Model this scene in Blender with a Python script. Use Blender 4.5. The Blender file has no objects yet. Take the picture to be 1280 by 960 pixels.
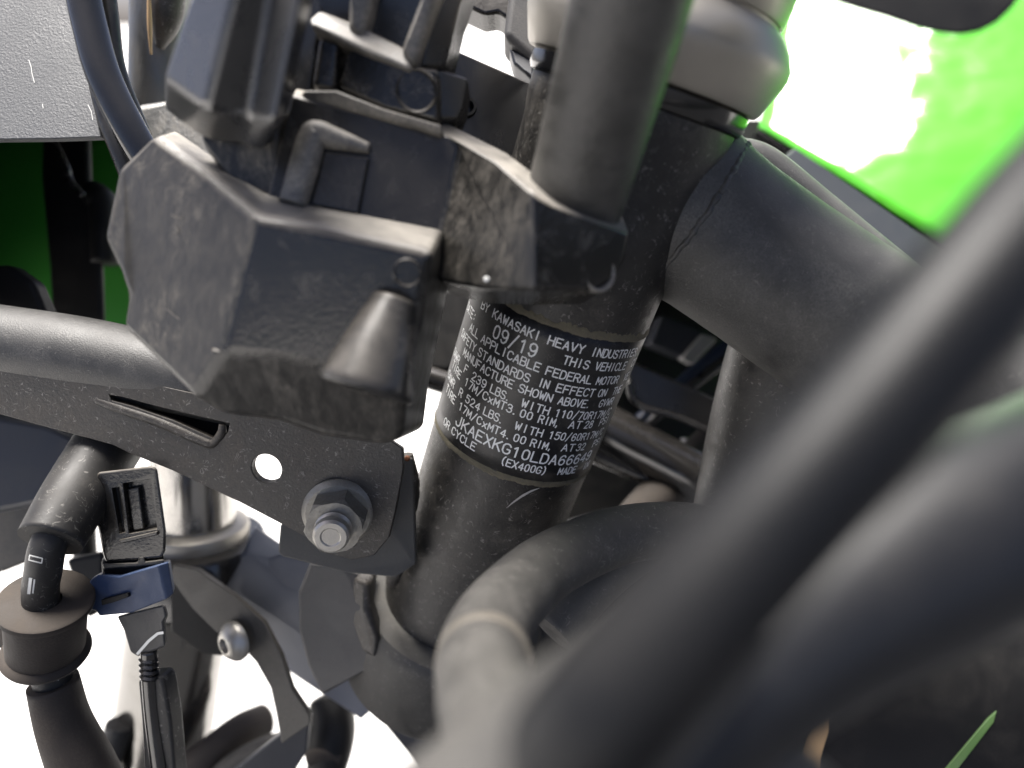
import bpy, bmesh, math, random
from mathutils import Vector, Matrix
from mathutils.bvhtree import BVHTree

random.seed(7)
rad = math.radians

# ------------------------------------------------------------------ camera
FPX, CX, CY = 800.0, 640.0, 480.0          # focal length in pixels of the 1280x960 photograph
PITCH = rad(29.3)
CAM_H = 1.0
cam_rot = Matrix(((1, 0, 0), (0, math.sin(PITCH), -math.cos(PITCH)), (0, math.cos(PITCH), math.sin(PITCH))))
cam_data = bpy.data.cameras.new("camera")
cam = bpy.data.objects.new("camera", cam_data)
bpy.context.scene.collection.objects.link(cam)
cam.matrix_world = Matrix.Translation((0, 0, CAM_H)) @ cam_rot.to_4x4()
cam_data.sensor_width = 36.0
cam_data.lens = 36.0 * FPX / 1280.0
cam_data.clip_start = 0.004
cam_data.clip_end = 2000.0
cam_data.dof.use_dof = True
cam_data.dof.focus_distance = 0.194
cam_data.dof.aperture_fstop = 5.2
scene = bpy.context.scene
scene.camera = cam

# ------------------------------------------------------------------ sky, sun, exposure
SUN_EL, SUN_AZ = rad(70), rad(-42)          # azimuth measured from +Y towards +X
world = bpy.data.worlds.new("World")
scene.world = world
world.use_nodes = True
wn = world.node_tree
bg = wn.nodes["Background"]
sky = wn.nodes.new("ShaderNodeTexSky")
sky.sky_type = 'NISHITA'
sky.sun_disc = False
sky.sun_elevation = SUN_EL
sky.sun_rotation = SUN_AZ
sky.air_density = 0.35
sky.dust_density = 3.2
sky.ozone_density = 0.4
wn.links.new(sky.outputs[0], bg.inputs[0])
bg.inputs[1].default_value = 0.11
sd = bpy.data.lights.new("sun", 'SUN')
sd.energy = 5.0
sd.angle = rad(35)
sd.color = (1.0, 0.965, 0.915)
sun = bpy.data.objects.new("sun", sd)
scene.collection.objects.link(sun)
sdir = Vector((math.cos(SUN_EL) * math.sin(SUN_AZ), math.cos(SUN_EL) * math.cos(SUN_AZ), math.sin(SUN_EL)))
sun.rotation_euler = sdir.to_track_quat('Z', 'Y').to_euler()
sun.location = sdir * 20
vs = scene.view_settings
vs.view_transform = 'Standard'
vs.look = 'None'
vs.exposure = 1.2
vs.gamma = 1.0
vs.use_curve_mapping = False
scene.cycles.use_denoising = True
scene.cycles.use_adaptive_sampling = True
scene.cycles.adaptive_threshold = 0.02
scene.cycles.max_bounces = 5
scene.cycles.glossy_bounces = 3
scene.cycles.diffuse_bounces = 3
scene.cycles.sample_clamp_indirect = 6.0

# ------------------------------------------------------------------ helpers
MM = cam.matrix_world @ Matrix.Scale(0.001, 4)


def P(px, py, d):
    """a point in millimetres in the camera-aligned drawing frame, d millimetres deep"""
    return Vector(((px - CX) / FPX * d, -(py - CY) / FPX * d, -d))


ORIG = {}
ROOT = None


def link(name, me, mat, parent, label=None):
    """link a mesh given in drawing-frame millimetres as one object, origin at its middle"""
    me.transform(MM)
    if len(me.vertices):
        lo = [min(v.co[i] for v in me.vertices) for i in range(3)]
        hi = [max(v.co[i] for v in me.vertices) for i in range(3)]
        c = Vector([(a + b) / 2 for a, b in zip(lo, hi)])
    else:
        c = Vector()
    me.transform(Matrix.Translation(-c))
    me.update()
    o = bpy.data.objects.new(name, me)
    scene.collection.objects.link(o)
    if mat is not None:
        me.materials.append(mat)
    p = parent if parent is not None else ROOT
    if p is not None:
        o.parent = p
        o.location = c - ORIG[p.name]
    else:
        o.location = c
    ORIG[o.name] = c
    if label:
        o["label"] = label
    return o


def mesh_from(verts, faces, smooth=True):
    me = bpy.data.meshes.new("m")
    me.from_pydata([tuple(v) for v in verts], [], faces)
    bm = bmesh.new()
    bm.from_mesh(me)
    bmesh.ops.recalc_face_normals(bm, faces=bm.faces[:])
    bm.to_mesh(me)
    bm.free()
    if smooth:
        me.polygons.foreach_set("use_smooth", [True] * len(me.polygons))
    return me


def bevel(o, w, seg=3, angle=28):
    if w <= 0:
        return o
    m = o.modifiers.new("bevel", 'BEVEL')
    m.width = w * 0.001
    m.segments = seg
    m.limit_method = 'ANGLE'
    m.angle_limit = rad(angle)
    m.harden_normals = True
    return o


def catmull(pts, n):
    if len(pts) < 3:
        a, b = pts
        return [a.lerp(b, i / n) for i in range(n + 1)]
    out = []
    q = [pts[0] * 2 - pts[1]] + list(pts) + [pts[-1] * 2 - pts[-2]]
    for i in range(1, len(q) - 2):
        p0, p1, p2, p3 = q[i - 1], q[i], q[i + 1], q[i + 2]
        for k in range(n):
            t = k / n
            out.append(0.5 * ((2 * p1) + (p2 - p0) * t + (2 * p0 - 5 * p1 + 4 * p2 - p3) * t * t
                              + (3 * p1 - p0 - 3 * p2 + p3) * t ** 3))
    out.append(q[-2].copy())
    return out


def sweep_mesh(pts, rads, seg=28, n=10, wob=0.0, flat=1.0, cap_r=0.0):
    """round tube along a smoothed path; rads: one value or one per point"""
    if not isinstance(rads, (list, tuple)):
        rads = [rads] * len(pts)
    path = catmull(pts, n)
    rr = [v.x for v in catmull([Vector((r, 0, 0)) for r in rads], n)]
    if cap_r > 0:                               # rounded ends
        d0 = (path[0] - path[1]).normalized()
        d1 = (path[-1] - path[-2]).normalized()
        pa, ra, pb, rb = [], [], [], []
        for k in range(1, 5):
            a = k / 4 * math.pi / 2
            pa.insert(0, path[0] + d0 * cap_r * math.sin(a))
            ra.insert(0, max(rr[0] - cap_r * (1 - math.cos(a)), 0.02))
            pb.append(path[-1] + d1 * cap_r * math.sin(a))
            rb.append(max(rr[-1] - cap_r * (1 - math.cos(a)), 0.02))
        path = pa + path + pb
        rr = ra + rr + rb
    verts, faces = [], []
    T = None
    N = None
    for i, p in enumerate(path):
        t = (path[min(i + 1, len(path) - 1)] - path[max(i - 1, 0)]).normalized()
        if N is None:
            ref = Vector((0, 0, 1)) if abs(t.z) < 0.9 else Vector((1, 0, 0))
            N = (ref - t * ref.dot(t)).normalized()
        else:
            N = (N - t * N.dot(t)).normalized()
        B = t.cross(N)
        for j in range(seg):
            a = 2 * math.pi * j / seg
            r = rr[i] * (1 + wob * (random.random() - 0.5))
            verts.append(p + (N * math.cos(a) * flat + B * math.sin(a)) * r)
    m = len(path)
    for i in range(m - 1):
        for j in range(seg):
            k = (j + 1) % seg
            faces.append((i * seg + j, i * seg + k, (i + 1) * seg + k, (i + 1) * seg + j))
    faces.append(tuple(range(seg)))
    faces.append(tuple(range((m - 1) * seg, m * seg)))
    me = mesh_from(verts, faces)
    for f in me.polygons[-2:]:
        f.use_smooth = False
    return me


def tube(name, pts, r, mat, parent=None, label=None, **kw):
    return link(name, sweep_mesh([P(*p) for p in pts], r, **kw), mat, parent, label)


def frame_of(d):
    d = d.normalized()
    ref = Vector((0, 0, 1)) if abs(d.z) < 0.9 else Vector((1, 0, 0))
    u = (ref - d * ref.dot(d)).normalized()
    return u, d.cross(u), d


def lathe_mesh(origin, axis, prof, seg=72, a0=0.0, a1=2 * math.pi):
    """prof: (s, r) pairs along the axis; closed at both ends when r goes to 0"""
    u, v, d = frame_of(axis)
    full = abs(a1 - a0 - 2 * math.pi) < 1e-6
    cnt = seg if full else seg + 1
    verts, faces = [], []
    for s, r in prof:
        for j in range(cnt):
            a = a0 + (a1 - a0) * j / seg
            verts.append(origin + d * s + (u * math.cos(a) + v * math.sin(a)) * r)
    for i in range(len(prof) - 1):
        for j in range(seg):
            k = (j + 1) % cnt
            faces.append((i * cnt + j, i * cnt + k, (i + 1) * cnt + k, (i + 1) * cnt + j))
    return mesh_from(verts, faces)


def sharpen(me, ang=35):
    bm = bmesh.new()
    bm.from_mesh(me)
    bmesh.ops.remove_doubles(bm, verts=bm.verts[:], dist=1e-5)
    for e in bm.edges:
        if len(e.link_faces) == 2 and e.calc_face_angle(0) > rad(ang):
            e.smooth = False
    bm.to_mesh(me)
    bm.free()
    return me


def lathe(name, origin, axis, prof, mat, parent=None, label=None, seg=72, bev=0.0):
    me = sharpen(lathe_mesh(origin, axis, prof, seg))
    o = link(name, me, mat, parent, label)
    return bevel(o, bev, 2, 30)


def relief_mesh(V, F, back):
    """visible facets F over named points V, made solid by carrying their outline back by the vector back"""
    keys = list(V)
    idx = {k: i for i, k in enumerate(keys)}
    n = len(keys)
    verts = [V[k] for k in keys] + [V[k] + back for k in keys]
    faces = [tuple(idx[k] for k in f) for f in F]
    cnt = {}
    for f in faces:
        for a, b in zip(f, f[1:] + f[:1]):
            cnt.setdefault(frozenset((a, b)), []).append((a, b))
    allf = list(faces) + [tuple(i + n for i in reversed(f)) for f in faces]
    for e, l in cnt.items():
        if len(l) == 1:
            a, b = l[0]
            allf.append((b, a, a + n, b + n))
    return mesh_from(verts, allf)


def relief(name, V, F, depth, mat, parent=None, label=None, bev=1.0, seg=3, back=None, angle=28, mat2=None, f2=(), mat3=None, f3=()):
    V = {k: (P(*v) if not isinstance(v, Vector) else v) for k, v in V.items()}
    bk = back if back is not None else Vector((0, 0, -depth))
    o = link(name, relief_mesh(V, F, bk), mat, parent, label)
    if mat2 is not None:
        o.data.materials.append(mat2)
        for i in f2:
            o.data.polygons[i].material_index = 1
    if mat3 is not None:
        o.data.materials.append(mat3)
        for i in f3:
            o.data.polygons[i].material_index = len(o.data.materials) - 1
    return bevel(o, bev, seg, angle)


def slab(name, poly, depth, mat, parent=None, label=None, bev=1.0, seg=3, back=None, angle=28):
    """flat-fronted solid with the outline poly of (px, py, depth) points"""
    V = {i: p for i, p in enumerate(poly)}
    return relief(name, V, [list(V)], depth, mat, parent, label, bev, seg, back, angle)


def plane_at(a, b, c):
    """three (px, py, depth) points -> a function giving the depth of their plane at a pixel"""
    A, B, C = P(*a), P(*b), P(*c)
    n = (B - A).cross(C - A)

    def f(px, py):
        r = Vector(((px - CX) / FPX, -(py - CY) / FPX, -1.0))
        return n.dot(A) / n.dot(r)
    return f, n.normalized() if n.z > 0 else -n.normalized()


def on(f, pts, lift=0.0):
    return [(x, y, f(x, y) - lift) for x, y in pts]


def smooth_poly(pts, n=4):
    """closed Catmull-Rom through 2D points"""
    out = []
    m = len(pts)
    for i in range(m):
        p0, p1, p2, p3 = (Vector(pts[(i + k) % m]) for k in (-1, 0, 1, 2))
        for k in range(n):
            t = k / n
            out.append(tuple(0.5 * ((2 * p1) + (p2 - p0) * t + (2 * p0 - 5 * p1 + 4 * p2 - p3) * t * t
                                    + (3 * p1 - p0 - 3 * p2 + p3) * t ** 3)))
    return out


def stick(o):
    """a function that gives the point where a pixel's ray meets the object o, lifted towards the viewer"""
    w = ORIG[o.name]
    inv = MM.inverted()
    vs_ = [inv @ (v.co + w) for v in o.data.vertices]
    tree = BVHTree.FromPolygons(vs_, [tuple(p.vertices) for p in o.data.polygons])

    def f(px, py, lift=0.15):
        d = Vector(((px - CX) / FPX, -(py - CY) / FPX, -1.0)).normalized()
        loc, nrm, _, dist = tree.ray_cast(Vector((0, 0, 0)), d)
        if loc is None:
            loc, _, _, _ = tree.find_nearest(d * 200)
        return loc - d * lift
    return f


# ------------------------------------------------------------------ materials
DUST, DUST_LIGHT_UP = 0.65, 1.0


def grime(name, base, rough=0.45, metal=0.0, dust=(0.23, 0.205, 0.17), amt=0.5, patch=60.0, lo=0.45, hi=0.75,
          fine=1400.0, speck=0.0, lint=0.0, up=0.0, bump=0.15, bscale=1800.0, coat=0.0, stretch=None,
          spec=0.5, base2=None, big=0.0, bdist=0.0004):
    m = bpy.data.materials.new(name)
    m.use_nodes = True
    t = m.node_tree
    N, L = t.nodes, t.links
    b = N["Principled BSDF"]
    tc = N.new("ShaderNodeTexCoord")
    src = tc.outputs["Object"]
    if stretch:
        mp = N.new("ShaderNodeMapping")
        mp.inputs["Scale"].default_value = stretch
        L.new(src, mp.inputs[0])
        src = mp.outputs[0]

    def noise(scale, detail=4, rg=0.55, dist=0.0):
        n = N.new("ShaderNodeTexNoise")
        n.inputs["Scale"].default_value = scale
        n.inputs["Detail"].default_value = detail
        n.inputs["Roughness"].default_value = rg
        n.inputs["Distortion"].default_value = dist
        L.new(src, n.inputs["Vector"])
        return n.outputs[0]

    def ramp(x, a, c, va=0.0, vc=1.0):
        r = N.new("ShaderNodeMapRange")
        r.clamp = True
        for i, v in enumerate((a, c, va, vc)):
            r.inputs[i + 1].default_value = v
        L.new(x, r.inputs[0])
        return r.outputs[0]

    def math_(op, a, c):
        k = N.new("ShaderNodeMath")
        k.operation = op
        for i, v in enumerate((a, c)):
            if isinstance(v, (int, float)):
                k.inputs[i].default_value = v
            else:
                L.new(v, k.inputs[i])
        return k.outputs[0]

    pn_ = noise(patch, 5, 0.66, 0.5)
    amt *= DUST
    up *= DUST_LIGHT_UP
    fac = ramp(pn_, lo, hi)
    if big > 0:
        fac = math_('MULTIPLY', fac, ramp(noise(big, 3, 0.55), 0.36, 0.62, 0.15, 1.0))
    grain = ramp(noise(fine, 1, 0.7), 0.3, 0.7, 0.35, 1.0)
    fac = math_('MULTIPLY', math_('MULTIPLY', fac, grain), amt)
    if up > 0:
        g = N.new("ShaderNodeNewGeometry")
        sp = N.new("ShaderNodeSeparateXYZ")
        L.new(g.outputs["Normal"], sp.inputs[0])
        u = math_('MULTIPLY', ramp(sp.outputs[2], 0.35, 0.95), ramp(pn_, 0.3, 0.65, 0.35, 1.0))
        fac = math_('MAXIMUM', fac, math_('MULTIPLY', u, up))  # upward faces turn paler: settled dust plus top highlights painted in
    marks = None
    if speck > 0:
        s = ramp(noise(1500, 2, 0.6), 0.67, 0.76)
        s = math_('MULTIPLY', s, ramp(pn_, 0.4, 0.65, 0.1, 1.0))
        marks = math_('MULTIPLY', s, speck * 0.28)
    if lint > 0:
        w = noise(230, 2, 0.55, 1.4)
        d = math_('ABSOLUTE', math_('SUBTRACT', w, 0.5), 0.0)
        l = ramp(d, 0.006, 0.018, 1.0, 0.0)
        l = math_('MULTIPLY', l, ramp(noise(480, 1), 0.53, 0.62))
        l = math_('MULTIPLY', l, lint * 0.6)
        marks = l if marks is None else math_('MAXIMUM', marks, l)
    if base2 is not None:
        mb = N.new("ShaderNodeMixRGB")
        mb.inputs[1].default_value = (*base, 1)
        mb.inputs[2].default_value = (*base2, 1)
        L.new(ramp(noise(patch * 0.6, 4), 0.4, 0.6), mb.inputs[0])
        bcol = mb.outputs[0]
    else:
        bcol = None
    mx = N.new("ShaderNodeMixRGB")
    mx.inputs[1].default_value = (*base, 1)
    if bcol is not None:
        L.new(bcol, mx.inputs[1])
    mx.inputs[2].default_value = (*dust, 1)
    L.new(fac, mx.inputs[0])
    out = mx.outputs[0]
    if marks is not None:
        mk = N.new("ShaderNodeMixRGB")
        L.new(out, mk.inputs[1])
        mk.inputs[2].default_value = (0.30, 0.285, 0.26, 1)
        L.new(marks, mk.inputs[0])
        out = mk.outputs[0]
    L.new(out, b.inputs["Base Color"])
    rgh = math_('ADD', ramp(pn_, 0.3, 0.7, rough * 0.85, min(1, rough * 1.15)), 0.0)
    r2 = math_('ADD', rgh, math_('MULTIPLY', fac, 0.45))
    L.new(math_('MINIMUM', r2, 0.95), b.inputs["Roughness"])
    if metal > 0:
        L.new(math_('MULTIPLY', math_('SUBTRACT', 1.0, fac), metal), b.inputs["Metallic"])
    b.inputs["Specular IOR Level"].default_value = spec
    if coat > 0:
        b.inputs["Coat Weight"].default_value = coat
        b.inputs["Coat Roughness"].default_value = 0.04
    if bump > 0:
        bp = N.new("ShaderNodeBump")
        bp.inputs["Strength"].default_value = bump
        bp.inputs["Distance"].default_value = bdist
        h = noise(bscale, 2, 0.6)
        L.new(h, bp.inputs["Height"])
        L.new(bp.outputs[0], b.inputs["Normal"])
        if coat > 0:
            L.new(bp.outputs[0], b.inputs["Coat Normal"])
    return m


BLACK = (0.013, 0.013, 0.014)
m_frame = grime("black_frame_paint", (0.015, 0.015, 0.015), 0.31, amt=0.55, patch=55, lo=0.42, hi=0.85, speck=0.7,
                lint=0.45, up=0.30, bump=0.25, bscale=1500)
m_spar = grime("dusty_spar_paint", (0.024, 0.024, 0.024), 0.4, amt=1.25, patch=28, lo=0.3, hi=0.75, fine=2200, speck=0.9,
               lint=0.35, up=0.75, bump=0.3, bscale=2200, dust=(0.2, 0.195, 0.185))
m_rail = grime("dusty_rail_paint", (0.022, 0.022, 0.022), 0.36, amt=0.6, patch=40, lo=0.4, hi=0.8, fine=2200, speck=0.9,
               lint=0.4, up=0.4, bump=0.3, bscale=2200, dust=(0.2, 0.195, 0.185))
m_head = grime("black_head_tube_paint", (0.018, 0.017, 0.016), 0.42, amt=1.1, patch=190, lo=0.36, hi=0.72, speck=0.8,
               lint=0.9, big=45, up=0.2, bump=0.3, bscale=1400, dust=(0.12, 0.108, 0.09))
m_lower = grime("road_dirt_on_black", (0.022, 0.020, 0.018), 0.46, amt=0.7, patch=80, lo=0.35, hi=0.8, speck=0.9,
                lint=0.9, up=0.3, bump=0.35, bscale=1200, dust=(0.21, 0.18, 0.145))
m_tab = grime("dusty_grey_tab", (0.09, 0.088, 0.082), 0.5, amt=0.9, patch=90, lo=0.3, hi=0.7, speck=0.5, bump=0.2, dust=(0.17, 0.16, 0.14))
m_hub = grime("dusty_black_casting", (0.018, 0.0175, 0.017), 0.5, amt=0.7, patch=120, lo=0.3, hi=0.8, speck=0.5, lint=0.4, up=0.6, bump=0.25, dust=(0.16, 0.15, 0.13))
m_plastic = grime("dusty_black_plastic", spec=0.65, base=(0.0125, 0.0115, 0.0105), rough=0.22, amt=0.8, patch=120, lo=0.54, hi=0.82, speck=0.5,
                  lint=0.0, up=0.7, bump=0.2, bscale=900, dust=(0.24, 0.215, 0.18))
m_plastic_d = grime("dirty_black_plastic", spec=0.55, base=(0.014, 0.0135, 0.0125), rough=0.34, amt=1.15, big=45, patch=330, lo=0.38, hi=0.74, speck=0.5,
                    up=0.7, bump=0.25, bscale=700, dust=(0.2, 0.18, 0.15), stretch=(1, 1, 0.4))
m_plastic_c = grime("clean_black_plastic", spec=0.9, base=(0.011, 0.0115, 0.013), rough=0.24, amt=0.3, patch=50, lo=0.5, hi=0.9, up=0.2,
                    bump=0.08)
m_ridge = grime("dust_and_sky_glint_plastic", spec=0.9, base=(0.03, 0.029, 0.027), rough=0.35, amt=1.3, patch=110, lo=0.25, hi=0.6, up=0.9, bump=0.2, dust=(0.32, 0.295, 0.255))  # pale ridges and ledges: dust plus sky highlights put into the colour
m_boss = grime("pale_worn_plastic", (0.02, 0.02, 0.02), 0.22, amt=0.7, patch=130, lo=0.45, hi=0.75, up=0.5, bump=0.1)
m_plug = grime("satin_plug_plastic", (0.02, 0.0205, 0.022), 0.27, amt=0.2, patch=60, up=0.2, bump=0.05, spec=0.9)
m_gloss = grime("gloss_black", spec=0.9, base=(0.01, 0.01, 0.011), rough=0.16, amt=0.3, patch=60, lo=0.5, hi=0.9, up=0.15, bump=0.03)
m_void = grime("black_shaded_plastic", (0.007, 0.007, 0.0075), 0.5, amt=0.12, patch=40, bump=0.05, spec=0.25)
m_rubber = grime("dusty_rubber", (0.022, 0.021, 0.020), 0.62, amt=0.8, patch=90, lo=0.3, hi=0.75, speck=0.5, lint=0.5,
                 up=0.5, bump=0.3, bscale=900, dust=(0.27, 0.25, 0.215), spec=0.35)
m_hose = grime("dusty_grey_hose", (0.04, 0.039, 0.037), 0.55, amt=0.8, patch=90, lo=0.3, hi=0.75, speck=0.5, lint=0.5,
               up=0.35, bump=0.3, bscale=900, dust=(0.18, 0.17, 0.155), spec=0.35)
m_clip = grime("dusty_clip", (0.11, 0.10, 0.085), 0.5, amt=0.5, patch=90, bump=0.1)
m_rubber_b = grime("brown_rubber", (0.030, 0.025, 0.022), 0.7, amt=0.5, patch=90, lo=0.35, hi=0.8, speck=0.4, up=0.3,
                   bump=0.25, bscale=1300, dust=(0.17, 0.145, 0.12), spec=0.3)
m_rubber_c = grime("clean_rubber", (0.016, 0.016, 0.0165), 0.5, amt=0.35, patch=60, lo=0.4, hi=0.85, speck=0.7, lint=0.7,
                   up=0.1, bump=0.1, spec=0.4)
m_near = grime("smooth_black_sheath", (0.006, 0.0064, 0.0075), 0.5, amt=0.1, patch=30, up=0.0, bump=0.05, spec=0.22)
m_near2 = grime("blue_black_sheath", (0.013, 0.0135, 0.0155), 0.46, amt=0.1, patch=30, bump=0.05, spec=0.4)
m_cable = grime("black_cable", (0.014, 0.014, 0.014), 0.3, amt=0.4, patch=120, speck=0.6, up=0.2, bump=0.1)
m_post = grime("worn_grey_black_tube", (0.038, 0.037, 0.034), 0.42, amt=0.7, patch=100, lo=0.35, hi=0.8, fine=1800,
               up=0.15, bump=0.7, bscale=700, stretch=(1, 1, 2.2), dust=(0.17, 0.16, 0.145))
m_silver = grime("satin_aluminium", (0.46, 0.43, 0.375), 0.42, metal=0.6, amt=0.3, patch=80, dust=(0.33, 0.3, 0.26),
                 bump=0.06)
m_chrome = grime("dusty_fork_steel", (0.42, 0.41, 0.39), 0.2, metal=1.0, amt=0.4, patch=70, dust=(0.28, 0.24, 0.19),
                 bump=0.04)
m_chrome2 = grime("dark_fork_steel", (0.25, 0.245, 0.235), 0.14, metal=1.0, amt=0.3, patch=70, dust=(0.2, 0.17, 0.13), bump=0.03)
m_brushed = grime("scratched_alloy", (0.22, 0.22, 0.215), 0.4, metal=0.8, amt=0.7, patch=160, lo=0.4, hi=0.75, speck=0.8,
                  stretch=(1, 1, 0.35), dust=(0.2, 0.16, 0.11), bump=0.4, bscale=900)
m_zinc = grime("zinc_plate", (0.34, 0.325, 0.29), 0.4, metal=0.75, amt=1.0, patch=300, lo=0.35, hi=0.7,
               dust=(0.2, 0.18, 0.15), bump=0.3, bscale=1300)
m_stud = grime("bare_steel", (0.5, 0.48, 0.44), 0.38, metal=0.8, amt=0.45, patch=300, dust=(0.3, 0.28, 0.24), bump=0.15)
m_yoke = grime("blue_grey_cast_yoke", (0.15, 0.16, 0.19), 0.5, amt=0.35, patch=50, speck=0.4, up=0.12, bump=0.15,
               dust=(0.2, 0.2, 0.2))
m_grey_cast = grime("grey_cast_lug", (0.045, 0.045, 0.046), 0.5, amt=0.55, patch=50, lo=0.35, hi=0.75, speck=0.3, up=0.25,
                    bump=0.2, dust=(0.2, 0.18, 0.16))
m_arm = grime("dusty_steel_strip", (0.05, 0.046, 0.04), 0.45, amt=0.8, patch=50, lo=0.25, hi=0.7, up=0.4, bump=0.15,
              dust=(0.2, 0.18, 0.15))
m_panel = grime("textured_grey_panel", (0.043, 0.046, 0.052), 0.55, amt=0.4, patch=90, lo=0.4, hi=0.9, speck=0.9, up=0.1,
                bump=0.55, bscale=1300, dust=(0.3, 0.3, 0.3))
m_blue = grime("dirty_blue_plastic", (0.036, 0.06, 0.125), 0.45, amt=0.9, patch=140, lo=0.4, hi=0.8, speck=0.5, up=0.1,
               bump=0.15, dust=(0.12, 0.13, 0.16))
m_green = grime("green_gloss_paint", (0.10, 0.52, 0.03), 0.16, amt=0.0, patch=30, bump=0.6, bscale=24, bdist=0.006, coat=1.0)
m_green_shade = grime("green_plastic_with_shade", (0.04, 0.24, 0.03), 0.4, amt=0.1, patch=30, bump=0.0)  # lime green darkened: the shade under the cowl is put into the colour
m_stripe = grime("green_stripe_film", (0.10, 0.19, 0.06), 0.4, amt=0.5, patch=90, bump=0.0)
m_satin = grime("blue_black_satin_plastic", (0.030, 0.033, 0.042), 0.42, amt=0.15, patch=40, up=0.05, bump=0.05)
m_label = grime("black_label_film", (0.011, 0.011, 0.012), 0.42, amt=0.5, patch=150, lo=0.5, hi=0.9, speck=0.55, lint=0.3,
                bump=0.08)
m_print = grime("white_print", (0.78, 0.79, 0.79), 0.5, amt=0.5, patch=260, lo=0.5, hi=0.8, dust=(0.16, 0.155, 0.14),
                bump=0.0)
m_edge = grime("packed_dirt", (0.11, 0.098, 0.068), 0.85, amt=0.9, patch=300, lo=0.35, hi=0.7, dust=(0.2, 0.18, 0.13),
               bump=0.5, bscale=1600)
m_white = grime("white_mark", (0.6, 0.6, 0.58), 0.6, amt=0.3, patch=300, bump=0.0)
m_lightgrey = grime("pale_grey_plastic", (0.42, 0.41, 0.40), 0.5, amt=0.3, patch=80, bump=0.05)
m_bluewire = grime("blue_wire", (0.016, 0.026, 0.052), 0.35, amt=0.2, patch=80, bump=0.0)
m_tan = grime("tan_strap", (0.55, 0.36, 0.18), 0.5, amt=0.3, patch=80, bump=0.1)
m_rust = grime("rust", (0.19, 0.075, 0.035), 0.8, amt=0.5, patch=300, bump=0.3, dust=(0.3, 0.16, 0.08))
m_ground = grime("pale_concrete", (0.60, 0.59, 0.57), 0.85, amt=0.5, patch=3.0, fine=120, dust=(0.5, 0.49, 0.47),
                 bump=0.1, bscale=200)

m_added_asphalt = grime("added_asphalt", (0.03, 0.03, 0.031), 0.9, amt=0.4, patch=6.0, fine=300, dust=(0.055, 0.054, 0.052), bump=0.2, bscale=400)

# ------------------------------------------------------------------ ground
gm = bpy.data.meshes.new("pavement")
S = 900.0
gm.from_pydata([(-S, -S, 0), (S, -S, 0), (S, S, 0), (-S, S, 0)], [], [(0, 1, 2, 3)])
gm.materials.append(m_ground)
ground = bpy.data.objects.new("pavement", gm)
scene.collection.objects.link(ground)
ground["kind"] = "structure"
ground["label"] = "pale concrete pavement under the motorcycle"

am = bpy.data.meshes.new("added_asphalt")
am.from_pydata([(-1.0, -S, 0.004), (S, -S, 0.004), (S, 0.36, 0.004), (-1.0, 0.36, 0.004)], [], [(0, 1, 2, 3)])  # dark ground added out of view to darken the housing's front faces
am.materials.append(m_added_asphalt)
added_asph = bpy.data.objects.new("added_asphalt", am)
scene.collection.objects.link(added_asph)
added_asph["kind"] = "structure"
added_asph["label"] = "dark ground added out of view on the near side to darken reflections"

# ------------------------------------------------------------------ the motorcycle
ROOT = bpy.data.objects.new("motorcycle", None)
scene.collection.objects.link(ROOT)
ROOT.location = (0.02, 0.22, 0.0)
ROOT.empty_display_size = 0.1
ORIG["motorcycle"] = Vector(ROOT.location)
ROOT["label"] = "dusty black and green motorcycle seen close up at its steering head"
ROOT["category"] = "motorcycle"

# ---- steering head: axis, radius and the map from (angle, height) to its surface
AX = Vector((math.sin(rad(19)) * math.cos(rad(24)), math.cos(rad(19)) * math.cos(rad(24)), math.sin(rad(24))))
A0 = P(666, 480, 217)
RH = 28.5
EU = (Vector((0, 0, 1)) - AX * AX.z).normalized()       # towards the viewer
EV = AX.cross(EU)                                        # towards the right of the picture
def hp(s, th, r):
    return A0 + AX * s + (EU * math.cos(th) + EV * math.sin(th)) * r


def hit(px, py, r=RH):
    """(height, angle) where the ray of a pixel meets the head tube"""
    d = Vector(((px - CX) / FPX, -(py - CY) / FPX, -1.0))
    o = -A0
    dp = d - AX * d.dot(AX)
    op = o - AX * o.dot(AX)
    a, b, c = dp.dot(dp), 2 * dp.dot(op), op.dot(op) - r * r
    disc = max(b * b - 4 * a * c, 0.0)
    t = (-b - math.sqrt(disc)) / (2 * a)
    q = d * t - A0
    return q.dot(AX), math.atan2(q.dot(EV), q.dot(EU))


head = lathe("head_tube", A0, AX, [(-118, 20), (-118, 31), (-112, 31.5), (-106, 29.5), (-100, 28.6), (-60, RH), (0, RH),
                                   (60, RH), (80, 28.7), (86, 29.6), (91, 29.6), (92, 28.5), (92, 20)], m_head,
             label="black steering head tube with dust and lint stuck to it", seg=96)
lathe("bearing_seal", A0, AX, [(91.5, 20), (91.5, 30.6), (93, 31.3), (96, 31.3), (98.5, 29), (98.5, 20)], m_gloss, head)

nut = lathe("steering_stem_collar", A0, AX,
            [(97, 24), (97, 32.6), (98, 33.4), (105.5, 36), (107.5, 36.4), (109.5, 36.2), (113, 34.2), (116, 31.4),
             (116.6, 30.2), (116.6, 29.3), (117.7, 29.3), (117.8, 29.9), (118.6, 30.2), (140, 30.4), (160, 30.4), (160, 0)],
            m_silver, label="satin silver steering stem collar above the head tube", seg=96)

# ---- identification label: film, lettering, grimy edges
S_TOP, S_BOT = hit(744, 421)[0], hit(662.5, 599.6)[0]


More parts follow.
